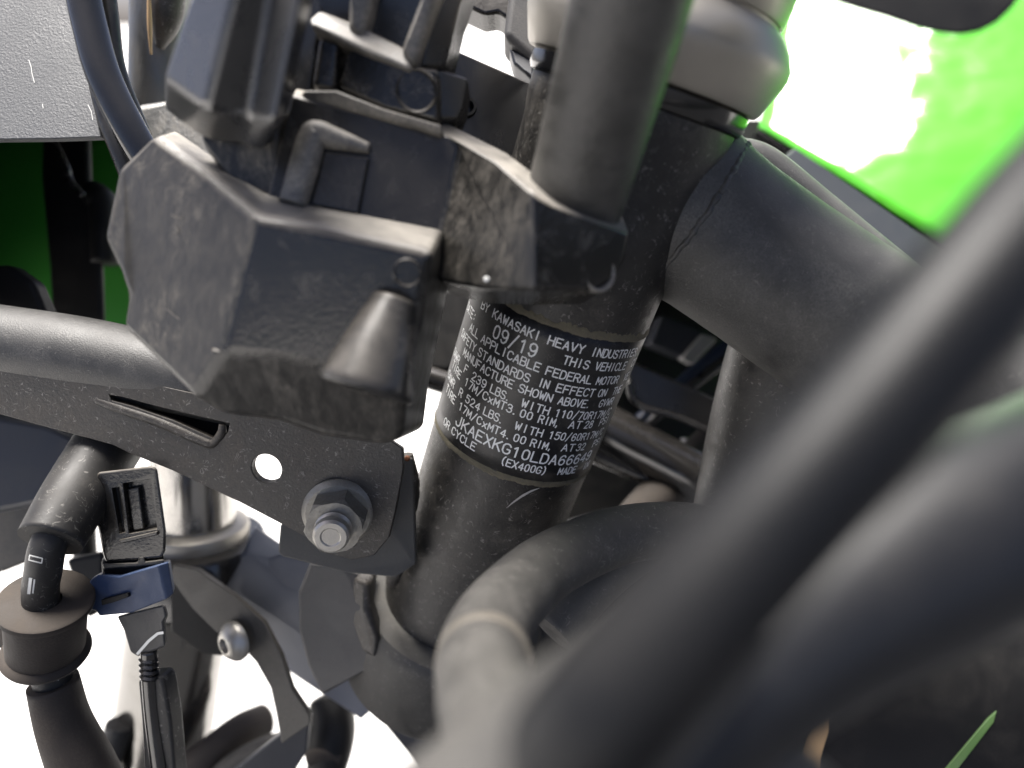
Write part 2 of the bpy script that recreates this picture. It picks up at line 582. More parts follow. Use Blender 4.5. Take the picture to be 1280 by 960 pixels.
def film(s0, s1, t0, t1, r, ns=10, nt=64):
    V, F = [], []
    for k in range(2):
        for i in range(ns + 1):
            for j in range(nt + 1):
                V.append(hp(s0 + (s1 - s0) * i / ns, t0 + (t1 - t0) * j / nt, r - 0.12 * k))
    w = nt + 1
    n = (ns + 1) * w
    for i in range(ns):
        for j in range(nt):
            a = i * w + j
            F.append((a, a + 1, a + w + 1, a + w))
            F.append((n + a, n + a + w, n + a + w + 1, n + a + 1))
    for j in range(nt):
        F.append((j, j + 1, n + j + 1, n + j))
        a = ns * w + j
        F.append((a, a + 1, n + a + 1, n + a))
    return mesh_from(V, F)


lab = link("identification_label", film(S_BOT, S_TOP, -1.75, 1.75, RH + 0.22), m_label, None,
           "black foil label wrapped round the head tube, printed in white")

# plotter-style stroke letters on a 4 x 6 grid
G = {
    'A': [[(0, 0), (2, 6), (4, 0)], [(0.7, 2), (3.3, 2)]],
    'B': [[(0, 0), (0, 6), (2.8, 6), (3.7, 5.4), (3.7, 3.8), (2.8, 3.2), (0, 3.2)], [(2.8, 3.2), (4, 2.5), (4, 0.8), (3, 0), (0, 0)]],
    'C': [[(4, 4.8), (3.2, 5.8), (2, 6), (0.8, 5.6), (0, 4.4), (0, 1.6), (0.8, 0.4), (2, 0), (3.2, 0.2), (4, 1.2)]],
    'D': [[(0, 0), (0, 6), (2.2, 6), (3.5, 5.2), (4, 3.8), (4, 2.2), (3.5, 0.8), (2.2, 0), (0, 0)]],
    'E': [[(4, 0), (0, 0), (0, 6), (4, 6)], [(0, 3.1), (3.2, 3.1)]],
    'F': [[(0, 0), (0, 6), (4, 6)], [(0, 3.1), (3.2, 3.1)]],
    'G': [[(4, 4.8), (3.2, 5.8), (2, 6), (0.8, 5.6), (0, 4.4), (0, 1.6), (0.8, 0.4), (2, 0), (3.2, 0.3), (4, 1.2), (4, 2.8), (2.4, 2.8)]],
    'H': [[(0, 0), (0, 6)], [(4, 0), (4, 6)], [(0, 3.1), (4, 3.1)]],
    'I': [[(2, 0), (2, 6)]],
    'J': [[(3.6, 6), (3.6, 1.4), (2.8, 0.2), (1.8, 0), (0.7, 0.3), (0.1, 1.6)]],
    'K': [[(0, 0), (0, 6)], [(4, 6), (0, 2.3)], [(1.4, 3.6), (4, 0)]],
    'L': [[(0, 6), (0, 0), (4, 0)]],
    'M': [[(0, 0), (0, 6), (2, 1.6), (4, 6), (4, 0)]],
    'N': [[(0, 0), (0, 6), (4, 0), (4, 6)]],
    'O': [[(2, 6), (0.8, 5.6), (0, 4.4), (0, 1.6), (0.8, 0.4), (2, 0), (3.2, 0.4), (4, 1.6), (4, 4.4), (3.2, 5.6), (2, 6)]],
    'P': [[(0, 0), (0, 6), (2.8, 6), (4, 5.3), (4, 3.5), (2.8, 2.8), (0, 2.8)]],
    'R': [[(0, 0), (0, 6), (2.8, 6), (4, 5.3), (4, 3.6), (2.8, 3), (0, 3)], [(2.4, 3), (4, 0)]],
    'S': [[(3.9, 4.9), (3, 5.9), (1.2, 5.9), (0.2, 5.1), (0.2, 4), (1, 3.3), (3, 2.8), (3.9, 2), (3.9, 0.9), (3, 0), (1.1, 0), (0, 1.1)]],
    'T': [[(0, 6), (4, 6)], [(2, 6), (2, 0)]],
    'U': [[(0, 6), (0, 1.4), (0.9, 0.2), (2, 0), (3.1, 0.2), (4, 1.4), (4, 6)]],
    'V': [[(0, 6), (2, 0), (4, 6)]],
    'W': [[(0, 6), (0.9, 0), (2, 4.4), (3.1, 0), (4, 6)]],
    'X': [[(0, 0), (4, 6)], [(0, 6), (4, 0)]],
    'Y': [[(0, 6), (2, 3.1), (4, 6)], [(2, 3.1), (2, 0)]],
    'x': [[(0.4, 0), (3.6, 3.8)], [(0.4, 3.8), (3.6, 0)]],
    '0': [[(2, 6), (0.8, 5.5), (0.3, 4.4), (0.3, 1.6), (0.8, 0.5), (2, 0), (3.2, 0.5), (3.7, 1.6), (3.7, 4.4), (3.2, 5.5), (2, 6)]],
    '1': [[(0.8, 4.8), (2.2, 6), (2.2, 0)]],
    '2': [[(0.2, 4.6), (1, 5.8), (2, 6), (3.2, 5.7), (3.8, 4.6), (3.4, 3.4), (0.2, 0), (4, 0)]],
    '3': [[(0.3, 5), (1.1, 5.9), (2.4, 6), (3.6, 5.3), (3.6, 3.9), (2.6, 3.2), (1.5, 3.2)], [(2.6, 3.2), (3.9, 2.4), (3.9, 1), (2.8, 0), (1.2, 0), (0.1, 1)]],
    '4': [[(3, 0), (3, 6), (0, 1.8), (4.1, 1.8)]],
    '5': [[(3.8, 6), (0.6, 6), (0.3, 3.3), (1.4, 3.9), (2.6, 3.9), (3.8, 3), (3.9, 1.3), (2.9, 0.1), (1.3, 0), (0.1, 0.9)]],
    '6': [[(3.6, 5), (2.9, 5.9), (1.7, 5.9), (0.6, 4.8), (0.2, 2.6), (0.5, 0.8), (1.5, 0), (2.8, 0), (3.8, 0.9), (3.8, 2.4), (2.8, 3.4), (1.5, 3.4), (0.4, 2.3)]],
    '7': [[(0.2, 6), (4, 6), (1.6, 0)]],
    '8': [[(2, 3.3), (0.8, 3.8), (0.5, 4.9), (1.2, 5.8), (2, 6), (2.8, 5.8), (3.5, 4.9), (3.2, 3.8), (2, 3.3), (0.6, 2.6), (0.2, 1.4), (0.9, 0.2), (2, 0), (3.1, 0.2), (3.8, 1.4), (3.4, 2.6), (2, 3.3)]],
    '9': [[(0.4, 1), (1.1, 0.1), (2.3, 0.1), (3.4, 1.2), (3.8, 3.4), (3.5, 5.2), (2.5, 6), (1.2, 6), (0.2, 5.1), (0.2, 3.6), (1.2, 2.6), (2.5, 2.6), (3.6, 3.7)]],
    '/': [[(0.2, -0.6), (3.8, 6.6)]],
    '.': [[(0.6, 0), (0.6, 0.5), (0.9, 0.5), (0.9, 0)]],
    ',': [[(0.9, 0.5), (0.5, -0.9)]],
    '(': [[(3.2, 6.8), (2, 5.2), (1.6, 3), (2, 0.8), (3.2, -0.8)]],
    ')': [[(0.8, 6.8), (2, 5.2), (2.4, 3), (2, 0.8), (0.8, -0.8)]],
    ':': [[(1.8, 1), (1.8, 1.6)], [(1.8, 4), (1.8, 4.6)]],
    ' ': [],
}


def ribbon(pts, w, put, V, F):
    """a flat stroke of width w through 2D points with mitred joints, laid out by put(x, y)"""
    fine = [pts[0]]
    for a, b in zip(pts, pts[1:]):
        n = max(1, int(math.hypot(b[0] - a[0], b[1] - a[1]) / 0.35))
        for k in range(1, n + 1):
            fine.append((a[0] + (b[0] - a[0]) * k / n, a[1] + (b[1] - a[1]) * k / n))
    b0 = len(V)
    m = len(fine)
    for i, p in enumerate(fine):
        q0, q1 = fine[max(i - 1, 0)], fine[min(i + 1, m - 1)]
        dx, dy = q1[0] - q0[0], q1[1] - q0[1]
        l = math.hypot(dx, dy) or 1.0
        nx, ny = -dy / l, dx / l
        ex = ey = 0.0
        if i in (0, m - 1):
            sgn = -1 if i == 0 else 1
            ex, ey = dx / l * w * 0.4 * sgn, dy / l * w * 0.4 * sgn
        for s in (-0.5, 0.5):
            V.append(put(p[0] + nx * w * s + ex, p[1] + ny * w * s + ey))
        if i:
            c = b0 + 2 * i
            F.append((c - 2, c - 1, c + 1, c))


def word(text, th0, th1, s, h, V, F, stroke=0.36, slant=0.0):
    """monospaced word whose first cell starts at angle th0 and whose last letter ends at th1"""
    n = len(text)
    cell = (th1 - th0) / (n - 0.27) if n > 1 else (th1 - th0)
    gw = cell * 0.73 / 4.0 if n > 1 else cell / 4.0
    k = h / 6.0
    # stroke width is in millimetres: scale x of the grid to millimetres first
    mmx = gw * RH
    for i, ch in enumerate(text):
        jit = random.uniform(-0.05, 0.05)
        for pl in G[ch]:
            pts = [(x * mmx, y * k) for x, y in pl]

            def put(X, Y, i=i, jit=jit):
                th = th0 + cell * i + X / RH
                return hp(s + Y + jit, th, RH + 0.30)
            ribbon(pts, stroke, put, V, F)


def zx(X, Y):
    return 540 + X / 3.4276, 340 + Y / 3.4276


LINES = [
    (2.55, 0.42, None, [("DATE:", 140, 165, 190, 200)]),
    (2.55, 0.42, None, [("D", 150, 120, 178, 140), ("BY", 205, 163, 238, 183), ("KAWASAKI", 258, 203, 455, 300), ("HEAVY", 493, 312, 645, 345), ("INDUSTRIES,", 680, 350, 893, 312)]),
    (3.9, 0.54, None, [("09/19", 258, 283, 442, 362)]),
    (2.55, 0.42, None, [("THIS", 556, 398, 663, 418), ("VEHICLE", 694, 418, 840, 398), ("CO", 855, 392, 876, 380)]),
    (2.55, 0.42, None, [("ALL", 150, 268, 197, 303), ("APPLICABLE", 208, 312, 455, 430), ("FEDERAL", 485, 438, 680, 468), ("MOTOR", 705, 466, 812, 442), ("VE", 826, 438, 855, 420)]),
    (2.55, 0.42, None, [("SAFETY", 112, 300, 188, 355), ("STANDARDS", 196, 362, 412, 475), ("IN", 452, 490, 494, 500), ("EFFECT", 530, 506, 692, 520), ("ON", 715, 512, 760, 502), ("THE", 778, 500, 835, 475)]),
    (2.55, 0.42, None, [("MANUFACTURE", 122, 368, 342, 500), ("SHOWN", 368, 514, 510, 550), ("ABOVE.", 540, 556, 680, 566), ("GVWR", 716, 562, 812, 532)]),
    (2.55, 0.42, None, [("GAWR", 82, 385, 110, 415), ("F", 132, 440, 146, 450), ("239", 168, 468, 228, 502), ("LBS.", 248, 518, 335, 556), ("WITH", 382, 574, 497, 605), ("110/70R17M/C", 526, 608, 800, 560)]),
    (2.55, 0.42, None, [("TIRE", 84, 440, 118, 470), ("17M/CxMT3.00", 138, 492, 425, 632), ("RIM,", 454, 640, 545, 660), ("AT", 585, 658, 637, 655), ("28", 652, 655, 698, 645), ("PSI", 718, 640, 768, 618)]),
    (2.55, 0.42, None, [("GAWR", 62, 470, 92, 505), ("R", 108, 528, 126, 542), ("524", 142, 564, 200, 600), ("LBS.", 220, 610, 305, 655), ("WITH", 354, 670, 468, 702), ("150/60R17M/C", 498, 705, 768, 655)]),
    (2.55, 0.42, None, [("TIRE", 60, 530, 96, 570), ("17M/CxMT4.00", 113, 596, 396, 736), ("RIM,", 420, 742, 515, 758), ("AT", 555, 756, 607, 752), ("32", 620, 748, 664, 742), ("PSI", 690, 735, 745, 708)]),
    (3.5, 0.54, None, [("JKAEXKG10LDA66649", 103, 650, 682, 790)]),
    (2.55, 0.42, None, [("OR", 38, 645, 72, 680), ("CYCLE", 84, 694, 182, 768), ("(EX400G)", 290, 822, 486, 860), ("MADE", 540, 856, 622, 846), ("IN", 648, 838, 684, 815)]),
]
for h, st, _, words in LINES:
    ss = []
    spans = []
    for w, x0, y0, x1, y1 in words:
        sa, ta = hit(*zx(x0, y0))
        sb, tb = hit(*zx(x1, y1))
        ss.append((sa, len(w) * (1 - min(abs(ta), 1.3) / 1.6)))
        ss.append((sb, len(w) * (1 - min(abs(tb), 1.3) / 1.6)))
        spans.append((w, ta, tb))
    s = sum(a * b for a, b in ss) / sum(b for a, b in ss)
    if len(words) == 1 and len(words[0][0]) > 12:
        tj, ta_ = hit(*zx(103, 650))[1], hit(*zx(507, 800))[1]
        spans = [(words[0][0], tj, tj + (ta_ - tj) / 11.0 * 16.73)]
        words = []
    mid = [((tb - ta) / (len(w) - 0.27)) for w, ta, tb in spans if abs(ta) < 0.85 and abs(tb) < 0.85 and len(w) > 1]
    cell = sum(mid) / len(mid) if mid else 0.075
    fixed, prev = [], None
    for w, ta, tb in spans:
        n_ = len(w) - 0.27
        if not words:
            pass
        elif tb > 0.85:
            if ta > 0.9 and prev is not None:
                ta = max(prev + cell * 1.2, min(ta, prev + cell * 2))
            tb = ta + cell * n_ * 0.93
        elif ta < -0.85:
            ta = tb - cell * n_
        fixed.append((w, ta, tb))
        prev = tb
    for i in range(len(fixed) - 2, -1, -1):              # words on the far left keep clear of the next word
        w, ta, tb = fixed[i]
        lim = fixed[i + 1][1] - cell * 0.9
        if ta < -0.8 and tb > lim:
            fixed[i] = (w, ta - (tb - lim), lim)
    spans = fixed
    V, F = [], []
    for w, ta, tb in spans:
        word(w, ta, tb, s, h, V, F, st)
    link("lettering", mesh_from(V, F), m_print, lab)


def dirt_strip(s, w, t0, t1, n=150, gap=0.0):
    V, F = [], []
    a = b = 0.5
    for i in range(n + 1):
        th = t0 + (t1 - t0) * i / n
        a = 0.6 * a + 0.4 * random.random()
        b = 0.55 * b + 0.45 * random.random()
        V.append(hp(s - w * (0.15 + 0.5 * a), th, RH + 0.05))
        V.append(hp(s - w * 0.1, th, RH + 0.45))
        V.append(hp(s + w * (0.1 + 0.8 * b), th, RH + 0.02))
        if i:
            c = 3 * i
            F.append((c - 3, c - 2, c + 1, c))
            F.append((c - 2, c - 1, c + 2, c + 1))
    return mesh_from(V, F)


link("edge_dirt", dirt_strip(S_TOP + 0.2, 3.0, -1.6, 1.5), m_edge, lab)
link("edge_dirt", dirt_strip(S_BOT - 1.2, 2.6, -1.6, 1.5), m_edge, lab)
# pale curved scrape under the label
V, F = [], []
pts = [(633, 634), (641, 627), (652, 619), (663, 613), (674, 609)]
sp = [hit(*p) for p in pts]
for i, (s_, t_) in enumerate(sp):
    w_ = (0.1, 0.45, 0.6, 0.45, 0.08)[i]
    V.append(hp(s_ - w_ * 1.3, t_, RH + 0.4))
    V.append(hp(s_ + w_ * 0.9, t_, RH + 0.4))
    if i:
        F.append((2 * i - 2, 2 * i - 1, 2 * i + 1, 2 * i))
link("scrape", mesh_from(V, F), m_lightgrey, head)

# ---- frame spar joined to the head tube
MD = Vector((0.79, -0.60, 0.10)).normalized()
M0 = P(812, 236, 197)
RM = 24.0
spar = lathe("frame_spar", M0, MD, [(-10, 0), (-10, 28.4), (4, 28), (12, 26.6), (18, 25.4), (26, 24.5), (44, RM), (90, RM * 1.02), (170, RM * 1.04), (340, RM * 1.06), (340, 0)], m_spar,
             label="thick black frame spar welded to the head tube", seg=72)


def on_spar(px, py, r=RM + 0.1):
    d = Vector(((px - CX) / FPX, -(py - CY) / FPX, -1.0))
    o = -M0
    dp = d - MD * d.dot(MD)
    op = o - MD * o.dot(MD)
    a, b, c = dp.dot(dp), 2 * dp.dot(op), op.dot(op) - r * r
    t = (-b - math.sqrt(max(b * b - 4 * a * c, 0))) / (2 * a)
    return d * t


# weld bead: where the spar meets the head tube
mu, mv, _ = frame_of(MD)
bead = []
for j in range(0, 97):
    a = 2 * math.pi * j / 96
    bead.append(M0 + MD * (17.6 + 1.6 * math.sin(a * 2 + 0.7) + random.uniform(-0.25, 0.25)) + (mu * math.cos(a) + mv * math.sin(a)) * 25.0)
link("weld_bead", sweep_mesh(bead, [0.8 + 0.3 * (j % 2) + random.uniform(-0.15, 0.15) for j in range(len(bead))], seg=8, n=2, wob=0.1), m_spar, spar)
for (px, py, w, hh) in ((896, 342, 5, 9), (898, 355, 4, 6), (893, 349, 3, 4), (899, 362, 3, 4)):
    ring = []
    for k in range(9):
        a = 2 * math.pi * k / 9
        f = random.uniform(0.6, 1.15)
        ring.append(on_spar(px + math.cos(a) * w * f, py + math.sin(a) * hh * f, RM + 0.15))
    link("paint_chip", mesh_from(ring, [tuple(range(9))]), m_lightgrey, spar)
# flange running along the top of the spar
tube("spar_flange", [(912, 196, 212), (945, 217, 214), (1010, 272, 214), (1080, 330, 212), (1180, 412, 208)],
     [7, 9.5, 10, 10, 10], m_spar, spar, seg=24)
tube("flange_seam", [(926, 209, 200), (985, 262, 196), (1060, 325, 192), (1140, 392, 188)], [0.9, 0.9, 0.9, 0.9], m_frame,
     spar, seg=8)

# down tube below the spar
dt = tube("frame_down_tube", [(1010, 395, 206), (982, 480, 212), (955, 590, 226), (925, 760, 246), (880, 1050, 285)], [21, 21, 21.5, 22, 22],
          m_head, None, "black frame down tube under the spar, speckled with dust", seg=48)

# ---- left bracket rail: tube with a flat mounting plate
rail = tube("bracket_rail", [(-520, 360, 214), (-160, 408, 206), (0, 430, 205), (130, 450, 204), (280, 484, 205), (420, 524, 208)],
            [12.6, 12.6, 12.6, 12.4, 11.6, 9], m_rail, None, "round black fairing bracket rail below the switch housing", seg=48)
pf, pn = plane_at((0, 500, 197), (450, 600, 196), (400, 680, 202))


def bool_cut(o, cutters):
    for c in cutters:
        md = o.modifiers.new("cut", 'BOOLEAN')
        md.operation = 'DIFFERENCE'
        md.solver = 'EXACT'
        md.object = c
    bpy.context.view_layer.update()
    dg = bpy.context.evaluated_depsgraph_get()
    me = bpy.data.meshes.new_from_object(o.evaluated_get(dg))
    o.modifiers.clear()
    o.data = me
    for c in cutters:
        bpy.data.objects.remove(c)
    return o


plate_poly = [(-60, 430), (60, 450), (118, 465), (200, 482), (280, 500), (400, 530), (480, 545), (503, 560), (504, 585),
              (494, 640), (486, 672), (468, 694), (440, 700), (400, 690), (384, 672), (300, 628), (215, 588), (160, 566),
              (140, 556), (0, 518), (-60, 503)]
plate = slab("mounting_plate", on(pf, plate_poly), 3.2, m_lower, None, "flat dirty black mounting plate with a slot and a round hole",
             bev=0)
slot = slab("cut", [(x, y, pf(x, y) - 6) for x, y in [(121, 494), (139, 497), (190, 511), (276, 531), (274, 541), (266, 552), (256, 550), (205, 527), (150, 508), (124, 501)]], 20, None, plate, bev=0)
hole_c = P(333, 586, pf(333, 586))
hole = link("cut", lathe_mesh(hole_c, pn, [(-8, 0), (-8, 4.7), (8, 4.7), (8, 0)], 40), None, plate)
bool_cut(plate, [slot, hole])
plate.data.polygons.foreach_set("use_smooth", [False] * len(plate.data.polygons))
bevel(plate, 0.35, 2, 40)
slab("slot_dark_backing", [(100, 470, 209), (300, 500, 209), (300, 575, 209), (220, 560, 209), (100, 515, 209)], 3, m_void, plate, bev=0.3)  # dark sheet added behind the slot to make its inside look dark
# rolled lip along the slot
tube("slot_lip", [(122, 500, pf(122, 500) + 0.9), (150, 510, pf(150, 510) + 0.9), (205, 529, pf(205, 529) + 0.9), (255, 551, pf(255, 551) + 0.9), (268, 553, pf(268, 553) + 0.9), (277, 541, pf(277, 541) + 0.9), (278, 530, pf(278, 530) + 0.9)],
     [1.2, 1.6, 1.8, 1.8, 1.6, 1.3, 1.0], m_lower, plate, seg=12)
# second plate behind, welded to the head tube
gus = slab("weld_tab", [(350, 655, 207), (478, 650, 206), (482, 575, 206), (516, 572, 212), (520, 705, 218), (495, 722, 214), (430, 716, 212), (352, 696, 210), (347, 690, 210)],
           4, m_tab, None, "grey dusty tab welded to the head tube behind the bolted plate", bev=0.8)
tube("weld_bead", [(508, 568, 214), (513, 610, 217), (503, 660, 221), (494, 710, 226), (490, 728, 229)], [2.2, 3.2, 3.4, 3.0, 2.2],
     m_lower, gus, seg=12, wob=0.15)
lathe("rust_spot", P(509, 573, 210), Vector((0, 0, 1)), [(-1, 0), (-1, 0.9), (0, 1.0), (0.5, 0.6), (0.6, 0)], m_rust, gus, seg=14)

# flange nut on a stud
bn = Vector((0.10, -0.27, 0.95)).normalized()
bc = P(424, 640, pf(424, 640))
bolt = lathe("flange_nut", bc, bn, [(-1, 0), (-1, 11.0), (0.6, 11.3), (1.4, 10.8), (2.2, 9.8), (2.4, 0)], m_zinc,
             None, "greyish flange nut with a worn stud end on the mounting plate", seg=48)


def hex_mesh(c, ax, rr, h, ch=1.1, rot=0.0):
    u, v, d = frame_of(ax)
    V, F = [], []
    for k in range(24):
        a = rot + 2 * math.pi * k / 24
        aa = ((a - rot) % (math.pi / 3)) - math.pi / 6
        rad_hex = rr * math.cos(math.pi / 6) / math.cos(aa)
        for s, f in ((0, None), (h - ch * 1.0, None), (h, 0.9)):
            r = rad_hex if f is None else min(rad_hex, rr * f)
            if s == h - ch:
                s = h - ch * (0.35 + 0.9 * max(0, (rad_hex - rr * 0.87) / (rr * 0.13)))
            V.append(c + d * s + (u * math.cos(a) + v * math.sin(a)) * r)
    for k in range(24):
        q = (k + 1) % 24
        for i in range(2):
            F.append((3 * k + i, 3 * q + i, 3 * q + i + 1, 3 * k + i + 1))
    F.append(tuple(3 * k + 2 for k in range(24)))
    F.append(tuple(3 * k for k in reversed(range(24))))
    return sharpen(mesh_from(V, F), 25)


link("hex", hex_mesh(bc + bn * 2.2, bn, 9.2, 8.2, rot=rad(8)), m_zinc, bolt)
link("stud", sharpen(lathe_mesh(bc + bn * 9.5, bn, [(0, 0), (0, 5.4), (0.6, 5.4), (0.9, 5.0), (1.4, 5.5), (1.9, 5.0), (2.4, 5.5), (2.9, 5.1), (3.6, 5.4), (5.6, 5.2), (6.4, 4.5), (6.4, 3.0), (6.0, 2.6), (6.0, 0)], 40)),
     m_stud, bolt)

# ------------------------------------------------------------------ ignition switch housing (near, black plastic)
# lower body: dusty left facet, front facet, bright top ledge, skirt
HV = {
    'a': (193, 166, 158), 'b0': (262, 218, 147), 'b': (321, 270, 136.5), 'c': (398, 283, 135.5), 'd': (542, 316, 141),
    'e': (528, 390, 144), 'f': (509, 488, 148), 'g': (402, 462, 146), 'g2': (341, 446, 144), 'h': (276, 441, 144),
    'i': (241, 497, 150), 'j': (152, 409, 158), 'k': (158, 368, 156), 'l': (148, 338, 156), 'm': (127, 296, 156), 'n': (146, 210, 158),
    'q': (503, 548, 157), 'r': (478, 556, 158), 's': (400, 545, 157), 't': (345, 526, 156), 'u': (276, 517, 155),
    # ledge behind the top edges
    'a2': (215, 160, 172), 'b2': (330, 240, 151), 'c2': (396, 256, 151.5), 'd2': (556, 286, 156),
}
HF = [['a', 'b0', 'b', 'h', 'i', 'j', 'k', 'l', 'm', 'n'],
      ['b', 'c', 'g2', 'h'],
      ['a', 'a2', 'b2', 'b', 'b0'], ['b', 'b2', 'c2', 'c'], ['c', 'c2', 'd2', 'd'], ['c', 'd', 'e', 'f', 'g', 'g2'],
      ['h', 'g2', 'g', 'f', 'q', 'r', 's', 't', 'u', 'i']]
sw = relief("switch_housing", HV, HF, 38, m_plastic_d, None,
            "bulky dusty black plastic switch housing in front of the head tube", bev=2.3, seg=5, angle=16, mat2=m_plastic, f2=(1, 5), mat3=m_ridge, f3=(2, 3, 4))
# thin moulded lip above the skirt
tube("skirt_lip", [(266, 438, 145), (300, 445, 145), (341, 446, 145), (372, 453, 146), (404, 461, 146.5), (440, 478, 147), (472, 492, 147.5), (510, 490, 148)], 0.45,
     m_plastic, sw, seg=10)
# tapered drain boss
bo, bt = P(462, 474, 141), P(492, 380, 143)
link("drain_boss", sharpen(sweep_mesh([bo + (bo - bt) * 0.1, bo.lerp(bt, 0.5), bt], [10.6, 8.0, 5.4], seg=32, n=8, cap_r=1.3), 50),
     m_boss, sw)
on_sw = stick(sw)
for pts, w_ in (([(194, 371), (198, 376), (203, 381)], 2.2), ([(208, 386), (216, 393), (224, 399)], 1.4), ([(214, 268), (220, 272), (226, 271)], 1.2), ([(218, 283), (222, 288), (219, 291)], 1.5)):
    V, F = [], []
    ribbon(pts, w_, lambda X, Y: on_sw(X, Y, 0.12), V, F)
    link("scratch", mesh_from(V, F), m_clip, sw)
# round moulding mark on the front facet
ff, fn = plane_at(HV['c'], HV['d'], HV['f'])
lathe("moulding_ring", P(509, 341, ff(509, 341)), fn, [(-2, 3.4), (0.15, 3.2), (0.35, 2.95), (0.0, 2.7), (-1.2, 2.4), (-1.3, 0)], m_plastic, sw, seg=32)

# upper body with the clamp arm
UV = {
    'a': (364, 117, 149), 'b': (556, 168, 155), 'c': (622, 204, 145), 'd': (664, 238, 135), 'd1': (692, 258, 134.5), 'd2': (752, 281, 140), 'd3': (786, 290, 147),
    'e': (782, 322, 148), 'f': (765, 348, 147.5), 'g': (742, 363, 145), 'h': (666, 363, 136), 'i': (606, 362, 146), 'j': (548, 350, 156),
    'k': (546, 300, 156), 'l': (574, 182, 155), 'm': (390, 266, 150), 'n': (332, 248, 150), 'o': (345, 190, 149.5),
    # top ledge
    'A': (372, 100, 162), 'B': (552, 150, 163), 'C': (632, 190, 158), 'D': (674, 222, 150),
    'E': (702, 240, 150), 'G': (778, 268, 160),
}
UF = [['a', 'b', 'l', 'k', 'm', 'n', 'o'], ['b', 'c', 'd', 'h', 'i', 'j', 'k', 'l'], ['d', 'd1', 'd2', 'd3', 'e', 'f', 'g', 'h'],
      ['a', 'A', 'B', 'b'], ['b', 'B', 'C', 'c'], ['c', 'C', 'D', 'd'], ['d', 'D', 'E', 'd1'], ['d1', 'E', 'G', 'd2'], ['d2', 'G', 'd3']]
ub = relief("upper_body", UV, UF, 26, m_plastic, sw, bev=1.6, seg=3, mat2=m_plastic_d, f2=(1,), mat3=m_ridge, f3=(3, 4, 5, 6, 7, 8))
# raised hook-shaped rib
uf, un = plane_at(UV['a'], UV['b'], UV['m'])
tube("hook_rib", [(x, y, uf(x, y) - 0.4) for x, y in [(366, 256), (380, 210), (390, 175), (398, 168), (420, 174), (462, 186)]],
     [3.2, 3.4, 3.3, 3.1, 2.6, 1.3], m_ridge, sw, seg=16)
slab("raised_pad", on(uf, [(404, 188), (462, 196), (448, 268), (388, 256)], 0.6), 4, m_plastic, sw, bev=0.8)
lathe("paint_fleck", P(608, 349, 144.6), Vector((0, 0, 1)), [(0, 0.7), (0.3, 0.5), (0.35, 0)], m_white, sw, seg=10)
lathe("clamp_or_glint_ring", P(748, 342, 145.8), Vector((0.45, -0.1, 0.9)), [(-1, 4.4), (0.6, 4.3), (1.0, 3.9), (0.5, 3.4), (-1, 3.2)], m_ridge, sw, seg=28)  # pale ring stands for the bright highlight of the clamp hole
# stepped block above
BV = {'a': (421, 108, 151), 'b': (438, 55, 149), 'c': (512, 82, 150), 'd': (548, 84, 151), 'e': (549, 152, 153), 'f': (480, 136, 152)}
relief("step_block", BV, [list(BV)], 20, m_plastic, sw, bev=1.3)
slab("step_ledge", [(378, 112, 149), (420, 112, 148.5), (480, 135, 149), (553, 156, 150.5), (553, 168, 152), (470, 146, 151), (372, 124, 150.5)], 18, m_ridge, sw, bev=1.4)
bf, bfn = plane_at(BV['a'], BV['c'], BV['e'])
lathe("round_boss", P(521, 114, bf(521, 114)), bfn, [(-3, 5.2), (0.3, 5.0), (0.6, 4.7), (0.3, 4.3), (-0.6, 4.0), (-0.7, 0)], m_plastic, sw, seg=36)
slab("side_tab", [(545, 84, 156), (586, 97, 158), (580, 133, 160), (572, 150, 161), (548, 150, 158)], 10, m_plastic_c, sw, bev=1.0)
slab("small_rib_box", [(398, 42, 148), (426, 50, 149), (418, 114, 151), (388, 108, 149.5)], 16, m_plastic, sw, bev=1.6)
slab("socket_back", [(372, -70, 168), (590, -70, 168), (560, 70, 170), (545, 165, 172), (372, 150, 170)], 8, m_plastic_c, sw, bev=0.5)
# socket with raised frame at the top
slab("socket_floor", [(395, 14, 153), (516, 68, 153), (566, -70, 146), (405, -70, 146)], 14, m_plastic_c, sw, bev=0.5)
slab("socket_rim", [(386, 20, 146), (398, 12, 149), (448, 30, 149), (500, 56, 150), (516, 66, 150), (514, 88, 148), (450, 62, 147), (388, 34, 146)], 8, m_ridge, sw, bev=1.5)
slab("socket_rim", [(500, 62, 147.5), (528, -10, 144), (550, -70, 141), (566, -66, 142), (545, -2, 145), (518, 84, 149)], 8, m_ridge, sw, bev=1.6)
slab("socket_rim", [(433, 36, 147), (436, 0, 146), (444, -60, 143), (474, -60, 143), (464, 0, 146), (452, 48, 148)], 8, m_ridge, sw, bev=3.0, seg=4)
slab("side_post", [(526, 84, 152), (552, -50, 147), (594, -50, 152), (575, 6, 154), (557, 84, 156)], 14, m_plastic_c, sw, bev=1.0)

slab("plug_socket", [(346, -70, 150), (412, -70, 150), (400, 40, 153), (388, 118, 155), (352, 165, 156), (336, 150, 154)], 14, m_plastic_c, sw, bev=1.0)

